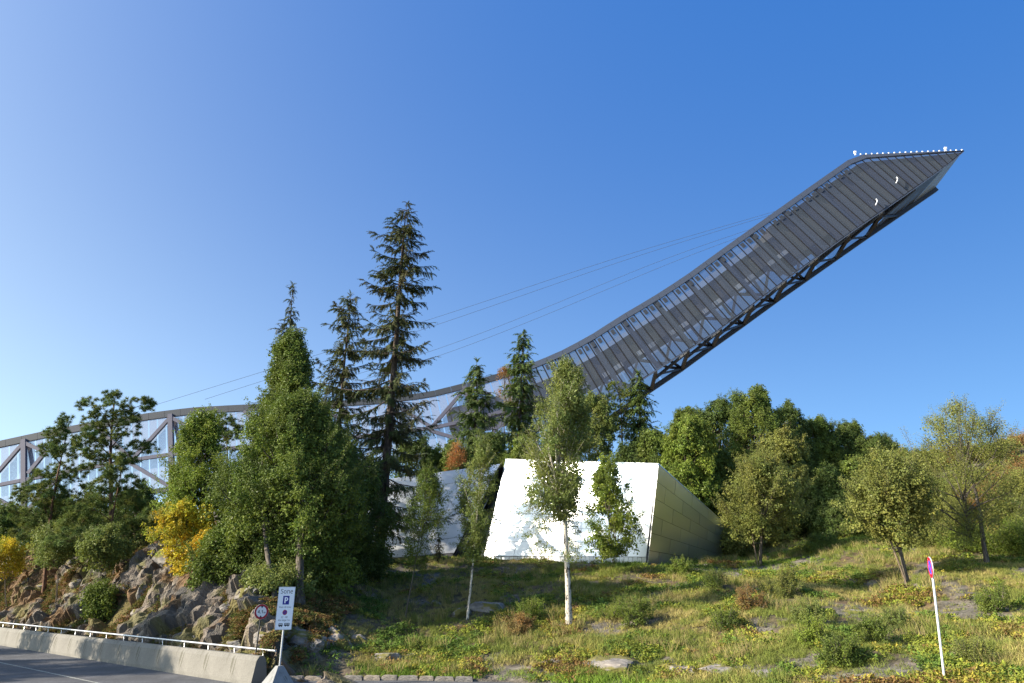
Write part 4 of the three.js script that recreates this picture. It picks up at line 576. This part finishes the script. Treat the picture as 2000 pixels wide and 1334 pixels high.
pine('pine_tree', 'leaning brownish pine at the left edge in front of the wind wall', { foot: [80], d: 50, tip: [132, 822], tr: 0.14, seedNo: 2, pads: [[133, 826, 12, 12], [122, 850, 22, 16], [138, 880, 28, 20], [105, 880, 20, 14], [115, 915, 38, 22], [85, 935, 24, 20], [90, 965, 42, 22], [40, 960, 26, 12], [120, 965, 36, 26], [70, 1000, 44, 24], [115, 1005, 40, 22], [55, 1035, 48, 20], [105, 1045, 40, 20]] });
pine('pine_tree', 'bushy young pine below the crooked old pine', { foot: [215], d: 45, tip: [235, 893], tr: 0.1, seedNo: 3, pads: [[235, 900, 10, 12], [225, 925, 24, 16], [250, 945, 26, 16], [205, 950, 30, 18], [235, 980, 46, 20], [180, 990, 34, 18], [275, 995, 28, 16], [150, 1020, 36, 18], [215, 1025, 50, 20], [270, 1030, 32, 16], [170, 1052, 46, 16], [240, 1058, 46, 14]] });
pine('pine_tree', 'dark round topped pine behind the pavilion roof right of the white birch', { foot: [1222], d: 71, tip: [1208, 752], tr: 0.2, seedNo: 4, n: 24, bk: bark, pads: [[1205, 760, 22, 12], [1190, 785, 24, 16], [1225, 785, 24, 18], [1200, 812, 34, 18], [1240, 815, 26, 18], [1215, 840, 34, 18]] });
[[1152, 80, 800], [1166, 84, 810], [1181, 82, 806], [1194, 78, 815]].forEach(([x, d, y], k) => pine('slender_pine', ['first', 'second', 'third', 'fourth'][k] + ' thin bare pine stem from the left behind the pavilion roof', { foot: [x], d, tip: [x - 4, y - 18], tr: 0.16, seedNo: 10 + k, n: 16, bk: bark, group: 'bare pine stems behind the pavilion', pads: [[x - 4, y - 10, 16, 14], [x - 10, y + 16, 14, 10], [x + 8, y + 18, 14, 10]] }));
pine('small_pine', 'small round pine crown just left of the big leafy tree top', { foot: [443], d: 60, tip: [443, 812], tr: 0.12, seedNo: 18, pads: [[440, 820, 20, 12], [425, 838, 14, 8], [458, 840, 16, 10], [445, 855, 22, 10]] });
console.log('conifers');
// ---------------------------------------------------------------- broadleaf trees on the left
broadleaf('leafy_tree', 'tall bright green leafy tree with a pointed top in front of the spruces', 'tree', { foot: [552], d: 43, box: [458, 658, 640, 930], topX: 572, n: 2600, clumps: 62, pal: 'green', prof: 'flame', tr: 0.2, scale: 1.05, seedNo: 21, clr: 0.19 });
broadleaf('leafy_tree', 'broad dense leafy tree in front of the rocks above the parking sign', 'tree', { foot: [588, 1195], d: 36.5, box: [405, 782, 712, 1180], topX: 590, n: 6400, clumps: 130, pal: 'green', prof: 'egg', tr: 0.24, scale: 1, seedNo: 22, clr: 0.15 });
broadleaf('leafy_tree', 'second dark stem with leaves behind the parking sign', 'tree', { foot: [545, 1200], d: 38, box: [430, 860, 600, 1160], n: 2600, clumps: 60, pal: 'deep', tr: 0.15, seedNo: 23 });
broadleaf('leafy_tree', 'dark leafy tree filling the gap between the broad tree and the tallest spruce', 'tree', { foot: [668], d: 41, box: [592, 860, 752, 1130], n: 2600, clumps: 74, pal: 'deep', prof: 'egg', tr: 0.16, seedNo: 19 });
broadleaf('aspen_tree', 'light green open aspen left of the big leafy trees', 'tree', { foot: [425], d: 41, box: [278, 808, 500, 1060], topX: 395, n: 1700, clumps: 66, pal: 'bright', prof: 'flame', tr: 0.12, seedNo: 24, clr: 0.17, spray: 'broad' });
broadleaf('yellow_maple', 'small yellow autumn maple above the rock face', 'tree', { foot: [372], d: 38.5, box: [308, 985, 420, 1150], n: 620, clumps: 34, pal: 'yellow', prof: 'egg', tr: 0.05, seedNo: 25, spray: 'maple', scale: 0.85, clr: 0.16 });
broadleaf('shrub', 'green shrub hanging over the rocks below the yellow maple', 'shrub', { foot: [430], d: 36, box: [385, 1040, 490, 1170], n: 800, clumps: 30, pal: 'green', tr: 0.05, stems: 3, seedNo: 26 });
broadleaf('shrub', 'yellowish shrub under the leaning pine at the left edge', 'shrub', { foot: [105], d: 47, box: [60, 1030, 160, 1100], n: 520, clumps: 26, pal: 'birch', tr: 0.04, stems: 3, seedNo: 27 });
broadleaf('shrub', 'small yellow green shrub on top of the rock below the young pine', 'shrub', { foot: [205], d: 42, box: [165, 1040, 245, 1100], n: 360, clumps: 20, pal: 'birch', tr: 0.03, stems: 3, seedNo: 28 });
broadleaf('shrub', 'orange leaved shrub at the far left edge', 'shrub', { foot: [12], d: 52, box: [-30, 1060, 40, 1120], n: 320, clumps: 18, pal: 'yellow', tr: 0.03, stems: 3, seedNo: 29 });
broadleaf('shrub', 'green bush growing in a crack of the rock face', 'shrub', { foot: [195, 1205], d: 41, box: [168, 1150, 222, 1215], n: 300, clumps: 16, pal: 'green', tr: 0.03, stems: 3, seedNo: 30 });
broadleaf('shrub', 'dark bush at the foot of the tallest spruce', 'shrub', { foot: [690], d: 44, box: [640, 1020, 760, 1130], n: 1100, clumps: 34, pal: 'deep', tr: 0.05, stems: 4, seedNo: 31 });
broadleaf('shrub', 'low shrub with yellow tips behind the parking sign', 'shrub', { foot: [520], d: 33.5, box: [470, 1130, 600, 1205], n: 600, clumps: 30, pal: 'birch', tr: 0.03, stems: 4, seedNo: 32 });
broadleaf('aspen_sapling', 'slender dark green sapling in front of the annex', 'tree', { foot: [790, 1212], box: [775, 918, 858, 1115], topX: 838, n: 560, clumps: 32, pal: 'green', prof: 'spindle', tr: 0.045, seedNo: 33, clr: 0.24, scale: 0.8, spray: 'birch' });
broadleaf('birch_tree', 'thin young birch in front of the glazed entrance', 'tree', { foot: [912, 1212], box: [884, 862, 968, 1085], topX: 942, n: 700, clumps: 40, pal: 'birch', prof: 'spindle', bk: birchBark, tr: 0.07, seedNo: 34, clr: 0.24, spray: 'birch', scale: 0.9, skirt: [1090, 8] });
broadleaf('birch_tree', 'white stemmed birch in front of the bright pavilion wall', 'tree', { foot: [1112, 1228], box: [990, 712, 1170, 1010], topX: 1108, n: 1900, clumps: 90, pal: 'birch', prof: 'pear', bk: birchBark, tr: 0.15, seedNo: 35, clr: 0.17, spray: 'birch', scale: 1.0, skirt: [1095, 30] });
console.log('left trees');
// ---------------------------------------------------------------- trees by and behind the pavilion
broadleaf('lime_tree', 'small bright green tree against the pavilion wall', 'tree', { foot: [1192, 1097], d: 45.2, box: [1110, 900, 1278, 1100], topX: 1186, n: 800, clumps: 60, pal: 'bright', prof: 'cone', tr: 0.06, seedNo: 36, clr: 0.13, spray: 'maple', scale: 0.8 });
broadleaf('birch_tree', 'pale birch crown behind the pavilion next to the white birch', 'tree', { foot: [1160], d: 68, box: [1125, 765, 1198, 905], n: 1100, clumps: 30, pal: 'birch', prof: 'egg', bk: birchBark, tr: 0.1, seedNo: 37, spray: 'far', scale: 0.7 });
broadleaf('rowan_tree', 'orange leaved rowan above the annex roof', 'tree', { foot: [893], d: 60, box: [874, 872, 906, 916], n: 50, clumps: 14, pal: 'red', tr: 0.05, seedNo: 38, spray: 'fine' });
broadleaf('rowan_tree', 'reddish treetop beside the slim green spruce', 'tree', { foot: [985], d: 72, box: [960, 722, 1010, 790], n: 90, clumps: 14, pal: 'rust', tr: 0.1, seedNo: 39, spray: 'fine', scale: 1.1 });
const UG = [[890, 62, 868], [960, 64, 855], [1030, 62, 862], [1090, 66, 850], [860, 64, 880], [1235, 64, 872], [1280, 63, 850]];
UG.forEach(([x, d, y], k) => broadleaf('bush', ['leftmost bush but one above the annex roof', 'bush behind the gap between the two metal volumes', 'bush behind the left end of the pavilion roof', 'bush behind the pavilion roof at the white birch', 'leftmost bush above the annex roof', 'bush behind the pavilion roof below the round topped pine', 'bush behind the right corner of the pavilion roof'][k], 'bush', { foot: [x], d, box: [x - 46, y, x + 46, 960], n: 1000, clumps: 30, pal: k % 2 ? 'deep' : 'green', prof: 'dome', tr: 0.06, stems: 3, seedNo: 40 + k, spray: 'far', scale: 0.75, group: 'bushes behind the pavilion' }));
const RM = [ // the wood at the right: column, depth, crown box, palette, label
  [1330, 64, [1272, 798, 1408, 1040], 'green', 'leafy tree at the left end of the wood by the pavilion corner'], [1405, 69, [1325, 778, 1485, 1040], 'deep', 'dark leafy tree behind the left end of the wood'], [1465, 66, [1372, 757, 1572, 1060], 'green', 'highest dome shaped tree of the wood at the right'], [1535, 70, [1462, 790, 1612, 1040], 'deep', 'dark tree just right of the highest dome shaped tree'], [1590, 72, [1515, 815, 1672, 1040], 'green', 'middling tree on the descending edge of the wood'], [1655, 74, [1580, 832, 1735, 1040], 'deep', 'dark tree near the low right end of the wood'], [1715, 72, [1645, 862, 1785, 1040], 'deep', 'last dark tree at the low right end of the wood'],
  [1350, 58, [1284, 820, 1412, 1020], 'bright', 'light green feathery tree beside the slanting side wall'], [1395, 60, [1340, 880, 1450, 1080], 'green', 'green tree above the slanting edge of the side wall'], [1520, 58, [1438, 846, 1602, 1085], 'olive', 'pale olive willow in the middle of the wood'], [1600, 57, [1545, 920, 1680, 1100], 'deep', 'dark shaded tree behind the left staked tree'], [1670, 58, [1615, 905, 1740, 1090], 'green', 'green tree between the two staked trees'], [1640, 55, [1590, 985, 1700, 1100], 'deep', 'low dark bush between the two staked trees'], [1450, 56, [1405, 1000, 1480, 1105], 'olive', 'low bush at the tip of the side wall'],
];
RM.forEach(([x, d, box, pal, label], k) => broadleaf(k > 11 ? 'bush' : 'leafy_tree', label, k > 11 ? 'bush' : 'tree', { foot: [x], d, box, n: 2600, clumps: 120, pal, prof: 'dome', tr: 0.16, seedNo: 60 + k, spray: 'far', scale: 0.72, group: 'trees of the wood at the right', stems: k > 6 ? 3 : 1, clr: 0.095, shoots: 4 }));
function staked(ft, box, label, sn, lean) {
  const t = broadleaf('staked_tree', label, 'tree', { foot: ft, box, n: 1350, clumps: 62, pal: 'olive', prof: 'egg', bk: barkGrey, tr: 0.11, seedNo: sn, clr: 0.17, scale: 0.95, topX: (box[0] + box[2]) / 2 - 10 });
  return t;
}
const sa = staked([1486, 1106], [1415, 898, 1572, 1052], 'round crowned young tree tied to a stake right of the pavilion', 80), sb = staked([1771, 1142], [1668, 888, 1818, 1055], 'round crowned young tree between two stakes near the no parking sign', 81);
const stakeMat = std({ color: rgb(0.32, 0.26, 0.19), map: barkTex }), tie = std({ color: rgb(0.02, 0.02, 0.02), roughness: 0.7 });
part(sa, 'stake', new GB().tube([V(-0.22, -0.3, 0.12), V(-0.36, 2.05, 0.1)], 0.045, 7).geo(), stakeMat); part(sa, 'tie', new GB().tube([V(-0.34, 1.45, 0.14), V(0.02, 1.45, 0.14)], 0.03, 6).geo(), tie); part(sa, 'broken_stake', new GB().tube([V(-0.32, 1.2, 0.1), V(-0.85, 1.85, 0.1)], 0.025, 6).geo(), stakeMat);
part(sb, 'stake', new GB().tube([V(-0.05, -0.3, 0.2), V(-0.5, 2.0, 0.18)], 0.045, 7).geo(), stakeMat); part(sb, 'stake_001', new GB().tube([V(0.3, -0.1, -0.2), V(-0.05, 2.0, -0.2)], 0.045, 7).geo(), stakeMat); part(sb, 'tie', new GB().tube([V(-0.45, 1.5, 0.2), V(0.06, 1.52, -0.15)], 0.035, 6).geo(), tie);
broadleaf('alder_tree', 'airy thin leaved tree with a leaning stem at the right edge', 'tree', { foot: [1925, 1106], box: [1768, 790, 1990, 1055], topX: 1885, n: 1500, clumps: 90, pal: 'olive', prof: 'dome', bk: barkGrey, tr: 0.13, seedNo: 82, spray: 'sparse', clr: 0.11, scale: 1.0, limbs: 0.35, shoots: 3 });
const RS = [[1970, 46, [1930, 930, 2040, 1090], 'olive', 'olive shrub on the hillside at the right edge'], [1995, 52, [1950, 900, 2060, 1020], 'rust', 'rust coloured shrub high at the right edge'], [1940, 50, [1895, 960, 1985, 1060], 'rust', 'rusty shrub behind the leaning stem'], [1850, 50, [1805, 985, 1905, 1090], 'olive', 'olive shrub left of the leaning stem'], [1985, 40, [1940, 1040, 2050, 1110], 'bright', 'bright green low shrub at the right edge'], [1890, 42, [1850, 1050, 1945, 1105], 'bright', 'bright green low shrub in front of the leaning stem'], [1820, 44, [1790, 1040, 1870, 1100], 'olive', 'low shrub right of the two stakes'], [1700, 52, [1660, 1040, 1740, 1100], 'green', 'low green shrub left of the two stakes'], [1595, 50, [1570, 1060, 1640, 1100], 'green', 'low green shrub below the dark shaded tree'], [1780, 54, [1745, 940, 1850, 1060], 'olive', 'olive shrub behind the tree with two stakes']];
RS.forEach(([x, d, box, pal, label], k) => broadleaf('shrub', label, 'shrub', { foot: [x], d, box, n: 760, clumps: 34, pal, prof: 'dome', tr: 0.04, stems: 4, seedNo: 90 + k, spray: 'fine', scale: 0.95, group: 'shrubs on the right hillside' }));
const HS = [[1800, 60, [1760, 880, 1860, 1000], 'olive', 'tall olive shrub on the hill crest right of the wood'], [1870, 64, [1820, 890, 1930, 1000], 'rust', 'brown shrub on the hill crest behind the airy tree'], [1945, 62, [1890, 880, 2000, 990], 'olive', 'olive shrub on the hill crest near the right edge'], [2010, 66, [1965, 875, 2070, 980], 'rust', 'brown shrub on the hill crest at the right edge'], [1760, 64, [1715, 890, 1805, 1010], 'green', 'green shrub where the wood meets the hill crest'], [1910, 54, [1860, 935, 1965, 1040], 'olive', 'spreading olive shrub behind the leaning stem'], [1840, 56, [1790, 945, 1890, 1050], 'birch', 'pale green shrub on the hillside left of the airy tree']];
HS.forEach(([x, d, box, pal, label], k) => broadleaf('shrub', label, 'shrub', { foot: [x], d, box, n: 900, clumps: 36, pal, prof: 'dome', tr: 0.05, stems: 4, seedNo: 140 + k, spray: 'fine', scale: 1.15, group: 'shrubs on the hill crest' }));
const LB = [[20, 62, [-40, 1000, 90, 1075], 'green', 'leftmost background bush below the wind wall'], [100, 60, [50, 985, 170, 1070], 'deep', 'dark background bush behind the leaning pine'], [180, 62, [120, 975, 250, 1070], 'green', 'background bush behind the crooked pine stem'], [265, 60, [215, 960, 330, 1070], 'deep', 'dark background bush right of the crooked pine stem'], [330, 56, [285, 985, 390, 1070], 'olive', 'olive background bush left of the aspen'], [660, 60, [600, 940, 730, 1060], 'deep', 'dark background bush between the spruce stems'], [480, 58, [430, 900, 560, 1060], 'deep', 'dark background bush behind the broad leafy tree'], [800, 63, [740, 860, 880, 1000], 'deep', 'dark background tree behind the tallest spruce']];
LB.forEach(([x, d, box, pal, label], k) => broadleaf('background_bush', label, 'bush', { foot: [x], d, box, n: 800, clumps: 30, pal, prof: 'dome', tr: 0.06, stems: 3, seedNo: 160 + k, spray: 'far', scale: 0.75, group: 'bushes behind the left trees' }));
// trees beyond the left edge of the view, whose shadows lie on the road
[[V(-34.5, 0, -29.8), 12], [V(-41, 0, -37), 11], [V(-38, 0, -25.5), 13], [V(-30, 0, -19.5), 9]].forEach(([p, h], k) => { const px = 0; seed = 900 + k; const T = thing('roadside_tree', ['roadside tree nearest the left barrier outside the view', 'roadside tree opposite the barrier end outside the view', 'tall roadside tree farthest left outside the view', 'roadside tree nearest the viewer outside the view'][k], 'tree', p, 'trees across the road'), b = new GB(), c = new Bunch(); b.tube([V(0, -0.3, 0), V(0.1, h * 0.5, 0), V(0, h * 0.95, 0)], (t) => 0.17 * (1 - 0.85 * t), 8, false); for (let j = 0; j < 46; j++) { const t = rr(0.25, 1), a = rnd() * 6.28, R = h * 0.26 * profiles.egg((t - 0.22) / 0.8) * Math.sqrt(rnd()), C = V(Math.cos(a) * R, t * h, Math.sin(a) * R), cc = tint(PAL.green); b.tube([V(0, h * t * 0.75, 0), C], (q) => 0.03 * (1 - q) + 0.006, 4, false); for (let q = 0; q < 26; q++) c.add(C.clone().add(V(rr(-0.6, 0.6), rr(-0.5, 0.5), rr(-0.6, 0.6))), V(rr(-1, 1), rr(0, 1), rr(-1, 1)), UPV, 1.2, cc); } part(T, 'trunk', b.geo(), barkGrey); c.mesh(T, 'crown', sprays.broad, leafMat); });
console.log('right trees');

// ---------------------------------------------------------------- grass and ground cover
function bladeTuft(sd, n, h, w, spread, lean) { const o = seed; seed = sd; const b = new GB(); for (let k = 0; k < n; k++) { const a = rnd() * 6.283, p = V(Math.cos(a), 0, Math.sin(a)).multiplyScalar(spread * Math.sqrt(rnd())), l = h * rr(0.5, 1.2), e = V(rr(-1, 1) * lean, 1, rr(-1, 1) * lean).normalize(), s = V(Math.cos(a + 1.3), 0, Math.sin(a + 1.3)).multiplyScalar(w / 2), m = p.clone().addScaledVector(e, l * 0.6), t = m.clone().addScaledVector(V(e.x * 2.2, e.y, e.z * 2.2).normalize(), l * 0.45); b.tri(p.clone().sub(s), p.clone().add(s), m.clone().addScaledVector(s, 0.8)); b.tri(p.clone().sub(s), m.clone().addScaledVector(s, 0.8), m.clone().addScaledVector(s, -0.8)); b.tri(m.clone().addScaledVector(s, -0.8), m.clone().addScaledVector(s, 0.8), t); } seed = o; return b.geo(); }
function rosette(sd, n, len, wid, hh) { const o = seed; seed = sd; const b = new GB(); for (let k = 0; k < n; k++) { const p = V(rr(-0.16, 0.16), rr(0.02, hh), rr(-0.16, 0.16)), d = V(rr(-1, 1), rr(-0.15, 0.7), rr(-1, 1)).normalize(), s = d.clone().cross(V(rr(-0.4, 0.4), 1, rr(-0.4, 0.4))).normalize(); leaf(b, p, d, s, len * rr(0.6, 1.2), wid * rr(0.7, 1.2), 0.2); } seed = o; return b.geo(); }
const grassMat = new THREE.MeshPhysicalMaterial({ color: 0xffffff, roughness: 0.9, transmission: 0.25, thickness: 0, side: THREE.DoubleSide, specularIntensity: 0.3 });
function scatter(name, label, category, geo, count, accept, size, colr, lift = 0) {
  const c = new Bunch(); let n = 0, guard = 0;
  while (n < count && guard++ < count * 40) { const z = -lerp(13.5, 60, Math.pow(rnd(), 1.15)), x = rr(-0.86, 0.84) * -z * 1.08, s = foot(x) - z; if (s < 0.12) continue; const a = accept(x, z, s); if (a < rnd()) continue; c.add(V(x, height(x, z) + lift, z), V(rr(-0.15, 0.15), 1, rr(-0.15, 0.15)), UPV, size(x, z, s), colr(x, z)); n++; }
  const m = c.mesh(scene, name, geo, grassMat); tag(m, label, category, undefined, 'stuff'); return m;
}
const inBuilding = (x, z) => x > -12 && x < 18 && z > -66 && z < pl([[-12, -51.5], [-5.5, -55.3], [-2.4, -55.1], [9.6, -48.4], [17.6, -57.6]], x);
seed = 4242;
const lush = (x, z) => ss(1.6, 0.2, foot(x) - z) * ss(-10, -8, x) + ss(-44, -47, z) * ss(1, 6, x) * 0.8;
scatter('grass', 'short grass covering the bank', 'grass', bladeTuft(5, 16, 0.2, 0.014, 0.13, 0.55), 52000, (x, z, s) => inBuilding(x, z) ? 0 : (1 - 0.93 * isRock(x, z)) * (1 - 0.8 * clamp(gravelField(x, z))) * (0.16 + ss(-0.16, 0.22, fbm(x * 0.6, z * 0.6, 5))), (x, z) => rr(0.6, 1.25) * (0.8 + 0.5 * ss(0, 0.3, fbm(x * 0.3, z * 0.3, 15))), (x, z) => { const l = lush(x, z), t = fbm(x * 0.45, z * 0.45, 25) + rr(-0.2, 0.2); let c = t > 0.14 ? [0.37, 0.31, 0.11] : t > -0.04 ? [0.29, 0.28, 0.07] : [0.19, 0.22, 0.045]; c = c.map((v, i) => lerp(v, [0.19, 0.29, 0.035][i], l)); const f = rr(0.75, 1.25); return c.map((v) => v * f); });
scatter('tall_grass', 'tall dry and green grass tufts on the bank', 'grass', bladeTuft(6, 20, 0.5, 0.014, 0.16, 0.35), 3600, (x, z, s) => inBuilding(x, z) ? 0 : (1 - 0.9 * isRock(x, z)) * ss(0.08, 0.3, fbm(x * 0.5 + 30, z * 0.5, 45)), () => rr(0.6, 1.2), () => { const f = rr(0.7, 1.2), c = rnd() < 0.4 ? [0.36, 0.29, 0.12] : [0.21, 0.23, 0.05]; return c.map((v) => v * f); });
const weedCol = (x, z) => { const t = fbm(x * 0.4 + 9, z * 0.4, 35) + rr(-0.25, 0.25), f = rr(0.7, 1.25); const c = t > 0.36 ? [0.24, 0.145, 0.05] : t > 0.2 ? [0.34, 0.29, 0.045] : t > -0.12 ? [0.24, 0.27, 0.035] : [0.12, 0.19, 0.028]; return c.map((v) => v * f); };
scatter('weeds', 'low leafy weeds in green yellow and rust over the bank', 'weeds', rosette(7, 22, 0.11, 0.07, 0.16), 15000, (x, z, s) => inBuilding(x, z) ? 0 : (1 - 0.75 * isRock(x, z)) * ss(-0.02, 0.22, fbm(x * 0.55 + 12, z * 0.55, 55)) * (1 - 0.7 * ss(0.8, 0.1, s)), () => rr(0.6, 1.4), weedCol);
scatter('moss', 'moss and small ferns on the rock face', 'moss', rosette(8, 26, 0.08, 0.055, 0.09), 22000, (x, z, s) => isRock(x, z) * ss(-0.06, 0.16, fbm(x * 0.7 + 2, z * 0.7, 65) + 0.006 * (-x - 22)), () => rr(0.7, 1.5), () => { const f = rr(0.7, 1.3), c = rnd() < 0.35 ? [0.22, 0.12, 0.045] : rnd() < 0.5 ? [0.18, 0.15, 0.035] : [0.11, 0.13, 0.03]; return c.map((v) => v * f); }, 0.22);
console.log('grass');
// single weeds that stand out on the bank
const WD = [[1415, 1235, 0.6, 'green', 'leafy green weed patch left of the gravel on the right bank'], [1600, 1265, 0.75, 'bright', 'big broad leaved weed patch at the foot of the right bank'], [1700, 1255, 0.65, 'green', 'dark green weed patch left of the no parking sign'], [1470, 1195, 0.65, 'rust', 'reddish willowherb clump on the right bank'], [1530, 1170, 0.9, 'olive', 'tall wispy weed clump in the middle of the right bank'], [1250, 1225, 0.8, 'green', 'dense green weed clump right of the white birch stem'], [1200, 1210, 0.7, 'bright', 'bright green weed clump close to the white birch stem'], [1035, 1215, 0.7, 'bright', 'upright nettle clump left of the white birch stem'], [1580, 1220, 0.6, 'birch', 'yellow green weed patch below the gravel patch'], [1750, 1235, 0.6, 'birch', 'yellow green weed patch just left of the no parking pole'], [1650, 1300, 0.8, 'green', 'green weed clump at the bottom edge of the right bank'], [1940, 1195, 0.7, 'green', 'green weed clump right of the no parking sign'], [1400, 1150, 0.5, 'green', 'green weed clump on the upper middle bank'], [1330, 1125, 0.5, 'bright', 'low green clump below the side wall corner'], [1010, 1240, 0.6, 'rust', 'rust coloured weed clump below the birches'], [1900, 1300, 0.6, 'olive', 'olive weed clump at the lower right corner']];
WD.forEach(([px, py, s, pal, label], k) => { const g = ground(px, py), D = -g.z, w = 45 * s, h = 48 * s; broadleaf('weed_clump', label, 'weed', { foot: [px, py], d: D, box: [px - w, py - h, px + w, py + 4], n: 150, clumps: 16, pal, prof: 'dome', tr: 0.012, stems: 5, seedNo: 120 + k, spray: k % 3 ? 'broad' : 'fine', scale: 0.5, clr: 0.1, group: 'weed clumps on the bank' }); });
scene.traverse((o) => { if (o.isMesh) { o.castShadow = true; o.receiveShadow = true; } });

renderer.render(scene, camera);
